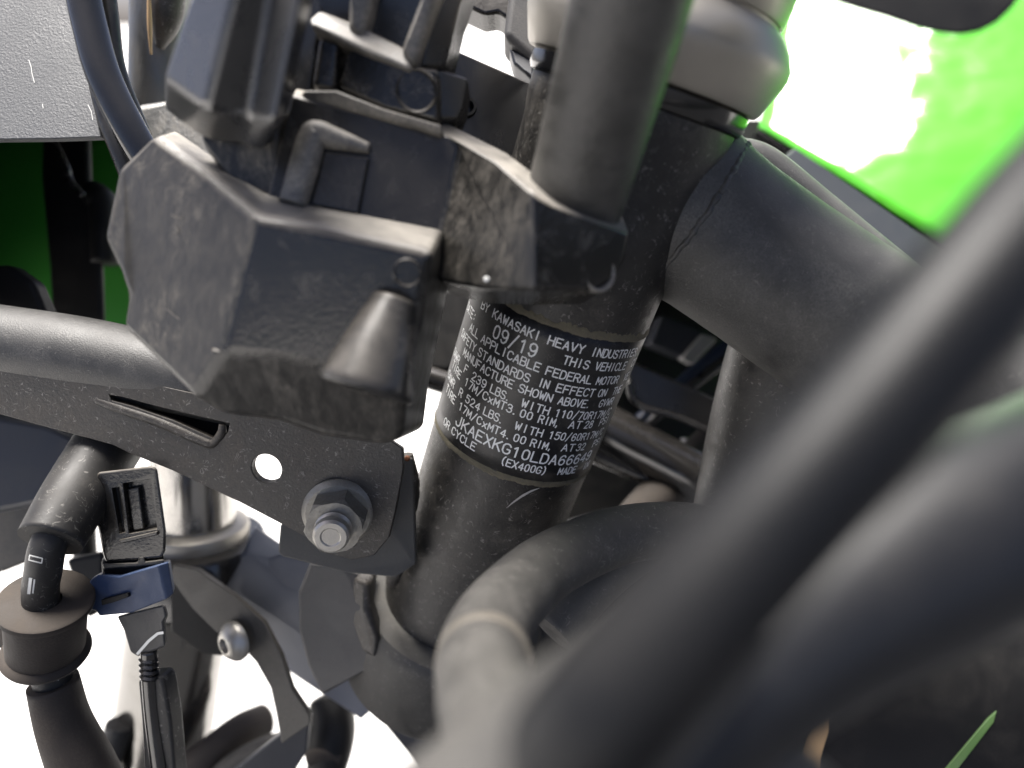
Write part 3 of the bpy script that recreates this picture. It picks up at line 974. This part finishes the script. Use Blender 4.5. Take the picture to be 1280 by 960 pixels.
# faceted plug plugged into the housing
KV = {'a': (262, -70, 124), 'b': (204, 98, 136), 'c': (256, 136, 128), 'd': (272, 140, 128.5), 'e': (312, 147, 131), 'f': (343, 156, 123), 'g': (357, 150, 134),
      'h': (406, -70, 124), 'i': (390, -70, 110), 'j': (350, -70, 118), 'k': (306, -70, 114)}
KF = [['a', 'b', 'c', 'k'], ['k', 'c', 'd', 'e', 'j'], ['j', 'e', 'f', 'i'], ['i', 'f', 'g', 'h']]
plug = relief("wiring_plug", KV, KF, 20, m_plug, None, "smooth black faceted wiring plug standing in the switch housing", bev=2.2, seg=4, back=Vector((-11, 2, -20)))
relief("plug_neck", {'a': (250, 120, 148), 'b': (248, 175, 152), 'c': (300, 250, 152), 'd': (352, 262, 154), 'e': (352, 130, 150)},
       [['a', 'b', 'c', 'd', 'e']], 16, m_plastic_d, plug, bev=2.0)

# ---- grey tube held in the clamp arm
post = tube("clamped_post", [(850, -260, 100), (812, -90, 112), (772, 60, 126), (733, 200, 143), (718, 254, 151)], [11.2, 11.2, 11.4, 11.6, 11.6], m_post, None,
            "worn dark grey round tube seated in the clamp arm", seg=56)

# ---- small castings and a dark bracket between housing and tube
bp = slab("upper_bracket", [(560, 58, 178), (665, 104, 186), (672, 240, 188), (600, 215, 180), (545, 180, 176), (545, 60, 176)], 5, m_plastic_c, None,
          "dark flat bracket behind the clamp arm", bev=0.8)
lathe("bracket_hole", P(584, 134, 178.4), Vector((0, 0, 1)), [(-1, 2.6), (0.6, 2.6), (0.6, 1.9), (-2, 1.8), (-2, 0)], m_void, bp, seg=24)
cf = slab("cable_ferrule", [(640, -40, 205), (700, -40, 205), (690, 60, 205), (668, 75, 204), (648, 60, 205), (629, 44, 205), (632, 20, 205)], 16, m_grey_cast, None,
          "grey cast cable ferrule behind the clamped tube", bev=2.5)
slab("ferrule_tip", [(636, 58, 208), (668, 74, 206), (668, 104, 206), (657, 92, 206), (642, 80, 207)], 10, m_satin, cf, bev=1.2)
slab("yoke_edge", [(575, -40, 215), (650, -40, 215), (640, 27, 214), (622, 15, 214), (606, 18, 214), (576, 4, 214)], 12, m_plastic, None,
     "dark edge of the upper yoke at the top", bev=1.2)

# ------------------------------------------------------------------ hoses and cables close to the lens
hose = tube("breather_hose", [(960, 690, 196), (890, 668, 200), (832, 662, 200), (765, 672, 192), (690, 705, 176), (636, 752, 154), (606, 800, 130), (606, 862, 104), (640, 960, 82), (700, 1060, 70)],
            [8.6, 8.6, 8.6, 8.8, 9.0, 9.0, 8.7, 8.0, 7.4, 7.0], m_hose, None, "dusty black rubber hose looping in front of the head tube", seg=40, n=10)
hm = catmull([P(636, 752, 156), P(606, 800, 136), P(606, 862, 116)], 10)
lathe("hose_clip", P(605, 830, 117), P(606, 862, 104) - P(605, 800, 130), [(-2.6, 8), (-2.6, 8.7), (-1.8, 9.0), (1.8, 9.0), (2.6, 8.7), (2.6, 8)], m_clip, hose, seg=40)
h2 = tube("short_hose", [(690, 790, 190), (735, 735, 197), (790, 690, 206), (850, 660, 216)], [8, 8, 8, 8], m_hose, None,
          "short dusty hose tucked beneath the looping hose", seg=32)

slab("dark_backing_slab", [(590, 690, 292), (760, 640, 292), (900, 640, 292), (900, 1010, 292), (610, 1010, 292)], 10, m_void, None, "dark slab added behind the hoses below the head tube", bev=2)  # dark filler added so no bright ground shows behind the hoses
near = tube("control_cable", [(2000, -640, 96), (1470, 60, 58), (1290, 280, 52), (1120, 480, 50), (975, 640, 49), (850, 780, 49), (765, 880, 50), (720, 945, 52)],
            [5.8, 5.6, 5.5, 5.3, 5.2, 5.3, 5.6, 6.0], m_near, None, "thick black cable sheath crossing close to the lens, blurred", seg=36, cap_r=3.5)
tube("cable_boot", [(900, 740, 60), (790, 860, 60), (660, 975, 61), (560, 1060, 62)], [6.4, 7.2, 8.0, 8.6], m_hose, near, seg=32)
near2 = tube("wiring_sheath", [(2100, 400, 125), (1500, 555, 92), (1300, 622, 86), (1130, 698, 81), (985, 790, 77), (860, 905, 74), (780, 1020, 72)],
             [13.5, 13.5, 13.2, 12.2, 10.4, 8.6, 7.6], m_near2, None, "broad black wiring sheath low in front, blurred", seg=40)
near3 = tube("brake_hose", [(1060, 1040, 76), (960, 955, 74), (860, 960, 73), (780, 1040, 72)], [4, 4, 4, 4], m_rubber, None,
             "thin grey hose bending below the wiring sheath, blurred", seg=24)
hb = relief("handlebar_grip_end", {i: p for i, p in enumerate([(1000, -14, 116), (1035, 2, 115), (1070, 13, 114), (1110, 25, 113), (1150, 38, 112), (1176, 44, 112), (1200, 46, 112), (1224, 42, 112), (1246, 31, 112), (1266, 12, 112), (1282, -12, 112), (1300, -60, 112), (1000, -60, 116)])},
            [list(range(13))], 22, m_near, None, "rounded black control lever end over the green panel, blurred", bev=4.0, seg=5, angle=50, back=Vector((16, 20, -22)))

# ------------------------------------------------------------------ lower yoke, fork, steering stop
lathe("lower_yoke_hub", A0, AX, [(-99, 28), (-99.5, 33), (-100.5, 36), (-103, 37.6), (-107, 38), (-134, 38), (-137, 36), (-137, 0)], m_hub, None,
      "round black hub of the lower yoke under the head tube", seg=96)
yk = slab("lower_yoke", [(318, 652, 270), (352, 676, 262), (420, 705, 256), (470, 740, 254), (500, 800, 256), (452, 842, 258), (380, 795, 262), (300, 742, 268), (262, 716, 274), (300, 690, 274)],
          22, m_yoke, None, "blue grey cast lower yoke arm between hub and fork", bev=2.5, back=Vector((-2, -24, -8)))
slab("yoke_underside", [(452, 838, 262), (500, 872, 266), (600, 905, 272), (640, 1010, 285), (560, 1010, 285), (500, 930, 278), (440, 862, 268)], 14, m_satin, yk, bev=2)
stop = relief("steering_stop", {'a': (386, 704, 236), 'b': (430, 712, 234), 'c': (462, 722, 236), 'd': (458, 760, 232), 'e': (470, 800, 232), 'f': (472, 824, 236), 'g': (462, 836, 240), 'h': (402, 871, 244), 'i': (384, 832, 243), 'j': (373, 790, 242), 'k': (372, 740, 240)},
              [list('abcdefghijk')], 16, m_grey_cast, None, "grey cast steering stop lug beside the lower yoke hub", bev=1.6)
slab("stop_pad", [(440, 722, 231), (462, 726, 230), (462, 760, 229), (474, 800, 229), (470, 826, 231), (452, 816, 233), (440, 780, 233)], 10, m_lower, stop, bev=2.4)
fk0, fk1 = P(240, 520, 276), P(244, 652, 286)
fork = lathe("fork_tube", fk1, fk0 - fk1, [(-8, 0), (-8, 17), (0, 17), (70, 17), (130, 17), (130, 0)], m_chrome, None, "silver front fork tube behind the connector", seg=64)
lathe("clamp_or_glint_ring", fk1, fk0 - fk1, [(-7, 22.4), (-3, 22.6), (-1, 22), (0, 20.4), (0.2, 16.5)], m_silver, fork, seg=64)
lathe("yoke_clamp", fk1, fk0 - fk1, [(-34, 0), (-34, 27), (-31, 30), (-10, 30), (-7, 28.5), (-6.5, 18)], m_gloss, fork, seg=64)
lf0, lf1 = P(226, 760, 304), P(192, 1000, 345)
lathe("fork_lower", lf0, lf1 - lf0, [(-10, 0), (-10, 22.5), (60, 23), (62, 23.5), (150, 24), (150, 0)], m_chrome2, fork, seg=64)

arm = relief("curved_strip", {i: p for i, p in enumerate([(216, 706, 250), (246, 712, 249), (292, 744, 248), (330, 778, 247), (352, 820, 247), (366, 862, 248), (387, 893, 250),
                                                         (388, 905, 250), (352, 930, 252), (349, 915, 252), (345, 892, 252), (338, 860, 251), (320, 828, 250), (300, 806, 250), (270, 790, 251), (240, 760, 252), (214, 724, 252)])},
             [list(range(17))], 3, m_arm, None, "curved dusty steel strip holding a small silver screw", bev=0.5)
slab("dark_web", [(212, 712, 255), (285, 746, 254), (300, 770, 254), (290, 812, 255), (276, 820, 256), (254, 818, 256), (214, 790, 257)], 4, m_void, arm, bev=0.6)
slab("lower_flange", [(387, 895, 251), (383, 940, 256), (340, 1010, 262), (230, 1010, 262), (290, 965, 258), (345, 922, 253)], 5, m_satin, arm, bev=0.8)
sn = Vector((-0.55, -0.12, 0.82)).normalized()
sc_ = lathe("button_screw", P(294, 801, 248), sn, [(-1, 0), (-1, 7.6), (0.6, 7.8), (1.8, 7.3), (3.8, 5.4), (4.7, 3.6), (4.8, 3.0), (3.0, 2.7), (2.9, 0)], m_stud, None,
            "small round silver button head screw on the curved strip", seg=36)
link("hex_socket", hex_mesh(P(294, 801, 248) + sn * 2.2, sn, 1.9, 1.0, 0.2), m_stud, sc_)

rb = tube("rubber_boot", [(408, 876, 290), (416, 900, 288), (414, 930, 286), (405, 975, 284)], [7.5, 9.5, 9.8, 8], m_void, None,
          "dark ribbed rubber boot beneath the steering stop", seg=28, cap_r=3)
tube("boot_ring", [(388, 948, 280), (405, 940, 279), (425, 946, 281)], [3.4, 3.6, 3.2], m_rubber_b, rb, seg=16)
tube("brake_line", [(330, 900, 330), (300, 915, 318), (262, 944, 308), (210, 985, 300)], [8, 8.5, 8.5, 8.5], m_rubber_b, None,
     "brown rubber brake line crossing under the curved strip", seg=24)
tube("brake_line", [(390, 925, 300), (340, 935, 300), (290, 960, 300), (250, 1000, 300)], [6, 6, 6, 6], m_rubber, None,
     "thin grey brake line at the bottom beside the rubber boot", seg=24)
tube("brake_line", [(150, 905, 300), (140, 935, 300), (120, 990, 300)], [6, 6, 6], m_rubber_c, None,
     "short black brake line behind the pale brown sleeve", seg=24)

# ------------------------------------------------------------------ cable with grommet at the left edge
cb = tube("clutch_cable", [(168, 505, 222), (122, 578, 208), (88, 630, 196), (62, 677, 188), (54, 715, 189), (51, 745, 192), (57, 815, 201), (72, 870, 205), (100, 950, 209), (140, 1040, 214)],
          [4.8, 4.8, 4.8, 4.8, 4.8, 4.8, 5.2, 5.4, 5.5, 5.5], m_rubber_c, None, "black control cable with white print running through a grommet", seg=28)
tube("upper_sleeve", [(168, 505, 222), (122, 578, 208), (92, 626, 197), (63, 676, 188)], [10.6, 10.2, 9.6, 8.7], m_rubber_c, cb, seg=40)
tube("lower_sleeve", [(66, 852, 204), (80, 905, 207), (106, 965, 210), (140, 1040, 214)], [7.1, 7.8, 9.2, 9.8], m_rubber_b, cb, seg=40)


on_cable = stick(cb)
for pts, w_ in (([(37, 694), (53, 698), (52, 704), (36, 700), (37, 694)], 1.4), ([(38, 724), (36, 741)], 4.0), ([(43, 725), (41, 741)], 2.0),
                ([(48, 834), (52, 852)], 2.0), ([(53, 834), (56, 852)], 1.2), ([(60, 841), (71, 843), (73, 850), (62, 850), (60, 841)], 1.4)):
    V, F = [], []
    ribbon(pts, w_, lambda X, Y: on_cable(X, Y), V, F)
    link("print_mark", mesh_from(V, F), m_white, cb)
ga = Vector((0.30, 0.84, 0.42)).normalized()
gr = lathe("grommet", P(58, 808, 202), ga, [(-3, 4), (-3, 11.6), (-1.6, 12.2), (-0.4, 11.4), (0, 10.4), (0.5, 10.5), (18, 10.8), (18.4, 12.2), (19.2, 12.6), (20.8, 12.5), (21.2, 11.8), (21.0, 4.0)],
           m_rubber_b, None, "brown black rubber grommet with a wide top flange", seg=56)
slab("grommet_clip", [(-12, 770, 206), (8, 765, 204), (8, 812, 206), (-12, 812, 208)], 10, m_rubber_b, gr, bev=1.5)

# ------------------------------------------------------------------ wiring connector with the blue lock
cf1, cn1 = plane_at((118, 590, 196), (205, 588, 196), (190, 760, 204))
con = slab("wiring_connector", on(cf1, [(122, 590), (190, 582), (197, 586), (208, 664), (207, 688), (202, 698), (132, 703), (128, 690), (113, 610)]), 16, m_plastic, None,
           "dirty black wiring connector with a recessed window, above its blue lock", bev=1.2, back=Vector((-9, -3, -16)))
win = slab("cut", on(cf1, [(146, 606), (182, 600), (190, 664), (154, 670)], 3), 6.2, None, con, bev=0)
win2 = slab("cut", on(cf1, [(132, 612), (141, 611), (149, 668), (142, 670)], 3), 5.2, None, con, bev=0)
bool_cut(con, [win, win2])
bevel(con, 0.8, 2, 40)
con.data.polygons.foreach_set("use_smooth", [True] * len(con.data.polygons))
slab("latch_rib", on(cf1, [(158, 612), (173, 609), (180, 661), (166, 664)], -1.6), 2, m_plastic, con, bev=0.5)
slab("latch_ledge", on(cf1, [(148, 675), (196, 664), (197, 669), (150, 680)], 0.8), 3, m_plastic, con, bev=0.4)
slab("seal", on(cf1, [(126, 698), (205, 690), (206, 716), (128, 722)], -1.5), 12, m_void, con, bev=1.4, back=Vector((-7, -2, -12)))
slab("seal_rib", on(cf1, [(128, 705), (172, 703), (174, 696), (180, 696), (182, 702), (205, 699), (205, 705), (130, 712)], 0.2), 10, m_plastic_d, con, bev=0.5, back=Vector((-6, -2, -10)))
blue = relief("blue_lock", {'a': (116, 722, 201), 'b': (122, 718, 199), 'c': (150, 720, 198), 'd': (198, 706, 197), 'e': (211, 702, 199), 'f': (217, 742, 202), 'g': (208, 749, 201), 'h': (165, 766, 202), 'i': (124, 770, 204), 'j': (121, 764, 204), 'k': (112, 762, 206), 'l': (109, 730, 203)},
              [['a', 'b', 'j', 'k', 'l'], ['b', 'c', 'd', 'g', 'h', 'i', 'j'], ['d', 'e', 'f', 'g']], 14, m_blue, con, "scuffed blue plastic lock on the connector", bev=0.6, back=Vector((-7, -3, -14)))
slab("lock_slot", [(126, 750, 200.3), (160, 741, 199.6), (161, 746, 199.8), (142, 753, 200.2), (127, 757, 200.6)], 2, m_void, con, bev=0.2)
slab("connector_tail", [(146, 770, 205), (205, 756, 202), (209, 771, 203), (205, 777, 203), (207, 808, 206), (173, 821, 208), (163, 815, 208), (155, 788, 206)], 12, m_grey_cast, con, bev=1.0, back=Vector((-6, -4, -12)))
V, F = [], []
ribbon([(172, 817), (186, 801), (197, 792), (203, 791)], 3.4, lambda X, Y: P(X, Y, 203.2), V, F)
link("paint_mark", mesh_from(V, F), m_white, con)
wp = [P(186, 812, 209), P(187, 840, 210), P(192, 900, 212), P(205, 1000, 214)]
link("wire_bundle", sweep_mesh(wp, [2.6, 2.6, 2.6, 2.6], seg=16), m_gloss, con)
for k in range(4):
    y0 = 824 + k * 7
    lathe("wire_twist", P(186 + k * 0.3, y0, 209.4), Vector((0.25, 1, 0)), [(-0.8, 2.6), (0, 3.1), (0.8, 2.6)], m_gloss, con, seg=16)
slab("heat_shrink", [(172, 852, 210), (176, 848, 209), (200, 846, 209), (205, 852, 209.5), (213, 900, 211), (222, 1000, 214), (182, 1000, 215), (176, 900, 212)], 8, m_rubber_c, con, bev=1.8)

# ------------------------------------------------------------------ top left: grey cowl panel, cables, upper fork tube
pan = relief("cowl_panel", {'a': (-300, -60, 222), 'b': (20, -60, 210), 'c': (76, -60, 210), 'd': (90, 10, 204), 'e': (126, 171, 192), 'f': (72, 173, 191), 'g': (-300, 178, 198)},
             [['a', 'b', 'f', 'g'], ['b', 'c', 'd', 'e', 'f']], 3, m_panel, None, "light grey textured cowl panel with white scuffs", bev=0.4)
on_pan = stick(pan)
for pts in ([(36, 75), (39, 84), (40, 92), (43, 103)], [(53, 130), (54, 135)], [(110, 131), (114, 139), (116, 150)]):
    V, F = [], []
    ribbon(pts, 0.9, lambda X, Y: on_pan(X, Y, 0.1), V, F)
    link("scuff", mesh_from(V, F), m_white, pan)
c1 = tube("harness_cable", [(94, -60, 186), (112, 30, 186), (132, 100, 186), (172, 180, 188), (215, 250, 192)], 4.7, m_gloss, None,
          "glossy black cable curving past the grey cowl panel", seg=28)
c2 = tube("harness_cable", [(108, -60, 194), (118, 60, 194), (134, 140, 194), (156, 200, 194), (180, 260, 196)], 3.2, m_cable, None,
          "thinner dusty black cable beside the glossy one", seg=24)
c3 = tube("harness_cable", [(128, -60, 196), (138, 20, 196), (148, 90, 196), (180, 170, 198)], 2.4, m_cable, None,
          "thin black wire at the edge of the glossy cable", seg=20)
uf0, uf1 = P(196, 240, 262), P(206, -80, 236)
ufk = lathe("upper_fork_tube", uf0, uf1 - uf0, [(-10, 0), (-10, 11), (60, 11), (130, 11), (130, 0)], m_brushed, None, "scratched bare metal tube behind the wiring plug", seg=48)
tube("dark_boot", [(212, -40, 226), (207, 20, 230), (200, 60, 234)], [6, 5.6, 1.5], m_lower, ufk, seg=20)

tube("rust_streak", [(186, -20, 220), (187, 30, 223), (189, 68, 226)], [0.5, 0.8, 0.4], m_tan, ufk, seg=8)
slab("tube_foot", [(160, 128, 226), (215, 120, 226), (262, 150, 222), (270, 215, 222), (190, 215, 222), (160, 170, 226)], 18, m_brushed, ufk, bev=4)

# inside of the front fairing, in the shade of the cowl
fg = slab("inner_fairing", [(-120, 120, 330), (200, 120, 330), (210, 460, 330), (-120, 460, 330)], 4, m_green_shade, None, "green inner fairing below the cowl panel, shade put into its colour", bev=0.5)
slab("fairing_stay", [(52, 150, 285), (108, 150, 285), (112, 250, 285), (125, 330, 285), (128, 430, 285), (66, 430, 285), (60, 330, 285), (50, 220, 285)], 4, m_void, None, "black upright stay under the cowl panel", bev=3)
tube("stay_wire", [(66, 170, 278), (82, 205, 277), (88, 225, 277), (105, 245, 278)], 1.4, m_plastic_c, None, "thin wire bending down the black stay", seg=10)
tube("fairing_clip", [(112, 238, 290), (122, 246, 288), (130, 262, 288), (132, 330, 288)], [5, 6, 6, 6], m_void, None, "black clip beside the dim green fairing", seg=16)
slab("shade_roof", [(-140, 165, 215), (140, 165, 215), (220, 140, 330), (-140, 140, 330)], 3, m_void, None, "black roof added under the cowl to shade the green fairing", bev=0.3, back=Vector((0, 3, 0)))  # added roof, there to keep light off the green inner fairing
slab("shade_wall", [(-140, 120, 200), (-140, 430, 200), (-125, 430, 334), (-125, 120, 334)], 3, m_void, None, "black wall added beside the front fairing to shade it", bev=0.3, back=Vector((-3, 0, 0)))  # added wall outside the frame, blocks light from the left
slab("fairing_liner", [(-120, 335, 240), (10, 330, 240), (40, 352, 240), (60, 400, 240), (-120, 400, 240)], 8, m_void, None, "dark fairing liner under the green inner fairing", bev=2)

# black lower fairing at the left edge under the plate
lo_f = slab("lower_cowl", [(-100, 500, 232), (60, 530, 232), (125, 560, 232), (100, 600, 232), (70, 640, 232), (40, 634, 232), (0, 642, 232), (-100, 650, 232)], 10, m_satin, None, "blue black lower cowl at the left edge", bev=3)
slab("lower_liner", [(-100, 636, 262), (60, 632, 262), (70, 668, 262), (40, 700, 262), (0, 716, 262), (-100, 740, 262)], 6, m_arm, None, "brownish inner liner behind the control cable", bev=2)
tube("brace_tube", [(102, 560, 300), (104, 640, 300), (108, 720, 302)], [5, 5, 5], m_void, None, "thin dark upright brace left of the wiring connector", seg=16)
slab("brace_bracket", [(80, 700, 262), (130, 690, 262), (128, 760, 262), (108, 775, 262), (96, 740, 262)], 6, m_void, None, "dark bracket end between grommet and blue lock", bev=2)

# ------------------------------------------------------------------ behind the head tube on the right
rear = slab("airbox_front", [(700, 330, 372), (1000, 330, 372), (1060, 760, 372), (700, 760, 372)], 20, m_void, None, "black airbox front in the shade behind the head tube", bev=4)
slab("airbox_sun_shade", [(772, 376, 256), (1000, 376, 256), (1000, 345, 380), (690, 345, 380)], 4, m_void, rear, bev=0.4, back=Vector((0, 5, 0)))  # added cover that keeps the sun off the tubes behind the label
bk = slab("bent_bracket", [(778, 448, 282), (800, 455, 281), (900, 500, 276), (900, 552, 276), (872, 536, 277), (840, 522, 279), (808, 514, 281), (792, 498, 282)], 5, m_plastic_c, None, "bent dark bracket behind the label", bev=1.6)
tube("bright_lip", [(786, 478, 280), (790, 497, 279.5), (806, 510, 278.5), (840, 519, 276.5), (868, 530, 275), (905, 548, 273)], 1.5, m_gloss, bk, seg=14)
tube("cross_tube", [(715, 512, 290), (770, 542, 286), (870, 596, 280), (960, 645, 276)], [11, 11, 11, 11], m_gloss, None, "glossy black cross tube behind the label", seg=32)
tube("cross_rod", [(715, 555, 290), (780, 584, 286), (868, 622, 282), (960, 662, 278)], [4, 4, 4, 4], m_plastic, None, "thin dusty rod below the glossy cross tube", seg=20)
tube("drain_hose", [(905, 540, 305), (850, 596, 290), (805, 640, 276), (770, 690, 264)], [9.4, 9.4, 9.4, 9.4], m_rubber_b, None, "brownish grey hose behind the looping hose", seg=28)
tube("harness_wire", [(960, 395, 318), (900, 440, 318), (838, 492, 318), (790, 535, 318)], 3.6, m_bluewire, None, "blue wire running behind the frame down tube", seg=16)
tube("harness_wire", [(960, 412, 314), (905, 452, 314), (850, 495, 314), (810, 530, 314)], 2.4, m_plastic_c, None, "black wire beside the blue wire", seg=16)
slab("grey_connector", [(878, 417, 326), (897, 424, 326), (866, 456, 326), (852, 448, 326)], 10, m_lightgrey, None, "pale grey connector end behind the frame", bev=1)
slab("grey_connector", [(815, 467, 300), (830, 472, 300), (842, 482, 300), (834, 485, 300), (818, 474, 300)], 6, m_lightgrey, None, "small pale connector tip above the bent bracket", bev=0.6)
slab("cable_box", [(828, 392, 330), (895, 420, 330), (855, 448, 330), (812, 430, 330)], 20, m_satin, None, "dark grey box behind the label's upper edge", bev=2)
slab("grey_connector", [(855, 548, 318), (900, 556, 318), (900, 590, 318), (862, 572, 318)], 10, m_lightgrey, None, "blurred pale block between bracket and cross tube", bev=2)

# gap between housing and head tube
gp = slab("dark_cover", [(505, 355, 262), (610, 355, 262), (605, 440, 258), (560, 470, 256), (505, 462, 256)], 12, m_void, None, "glossy black cover glimpsed between housing and head tube", bev=4)
tube("gap_rod", [(480, 458, 250), (530, 470, 250), (610, 496, 250)], [4.5, 4.5, 4.5], m_gloss, None, "glossy rod glimpsed left of the label", seg=20)

# ------------------------------------------------------------------ tank side, top right
def surf(name, grid, thick, mat, parent=None, label=None):
    """smooth curved sheet through a grid of (px, py, depth) rows"""
    rows = [catmull([P(*p) for p in r], 6) for r in grid]
    cols = list(zip(*rows))
    cols = [catmull(list(c), 6) for c in cols]
    nu, nv = len(cols), len(cols[0])
    V = [p for c in cols for p in c]
    V += [p + Vector((0, 0, -thick)) for p in V]
    n = nu * nv
    F = []
    for i in range(nu - 1):
        for j in range(nv - 1):
            a = i * nv + j
            F.append((a, a + 1, a + nv + 1, a + nv))
            F.append((n + a, n + a + nv, n + a + nv + 1, n + a + 1))
    for i in range(nu - 1):
        for j in (0, nv - 1):
            a = i * nv + j
            F.append((a, a + nv, n + a + nv, n + a))
    for j in range(nv - 1):
        for i in (0, nu - 1):
            a = i * nv + j
            F.append((a, a + 1, n + a + 1, n + a))
    return link(name, mesh_from(V, F), mat, parent, label)


surf("tank_cover", [[(1010, -260, 404), (1125, -260, 372), (1250, -260, 348), (1440, -260, 330), (1800, -260, 330)],
                    [(985, -60, 362), (1100, -60, 331), (1230, -60, 309), (1420, -60, 292), (1780, -60, 290)],
                    [(972, 40, 341), (1095, 60, 308), (1225, 90, 285), (1400, 120, 268), (1740, 170, 268)],
                    [(962, 110, 328), (1080, 150, 295), (1200, 200, 273), (1380, 260, 257), (1700, 370, 258)],
                    [(950, 158, 320), (1060, 226, 285), (1170, 298, 266), (1340, 400, 250), (1640, 590, 250)]], 4, m_green, None,
     "glossy lime green side cover reflecting the bright sky")
slab("cover_lip", [(948, 160, 319), (1060, 229, 284), (1170, 301, 265), (1300, 384, 251), (1600, 575, 251), (1600, 590, 253), (1300, 394, 253), (1168, 310, 267), (1056, 236, 287), (946, 166, 321)], 6, m_plastic_c, None, "dark lower lip of the green cover", bev=0.6)
slab("satin_cover", [(994, 184, 300), (960, 212, 286), (1040, 290, 258), (1140, 380, 240), (1260, 460, 232), (1560, 660, 234), (1560, 562, 250), (1260, 372, 246), (1165, 301, 262), (1080, 242, 278)], 14, m_satin, None, "blue black satin cover under the green panel", bev=1.5)
slab("dark_gap_cover", [(900, 150, 335), (960, 150, 335), (1010, 190, 330), (985, 240, 325), (915, 215, 325)], 5, m_void, None, "black recess cover between collar and green panel", bev=0.6)
slab("mirror_stay", [(960, 28, 420), (990, 30, 420), (988, 37, 420), (958, 36, 420)], 5, m_plastic_c, None, "thin dark stay behind the silver collar", bev=0.6)

# ------------------------------------------------------------------ bottom right: dusty fairing with green stripe
bf_, bn_ = plane_at((900, 960, 235), (1280, 960, 225), (1280, 700, 262))
side = slab("side_fairing", on(bf_, [(840, 900), (1000, 740), (1330, 560), (1500, 560), (1500, 1100), (840, 1100)]), 6, m_void, None, "dusty black side fairing at the bottom corner with a green stripe", bev=1)
slab("green_stripe", on(bf_, [(1246, 889), (1236, 898), (1188, 955), (1150, 1000), (1164, 1000), (1200, 958), (1242, 903)], 0.4), 1, m_stripe, side, bev=0.1)
slab("tan_strap", on(bf_, [(1036, 884), (1024, 900), (1010, 925), (998, 965), (998, 1000), (1022, 1000), (1026, 950), (1036, 915)], 2), 2, m_tan, side, bev=0.5)

bpy.context.view_layer.update()
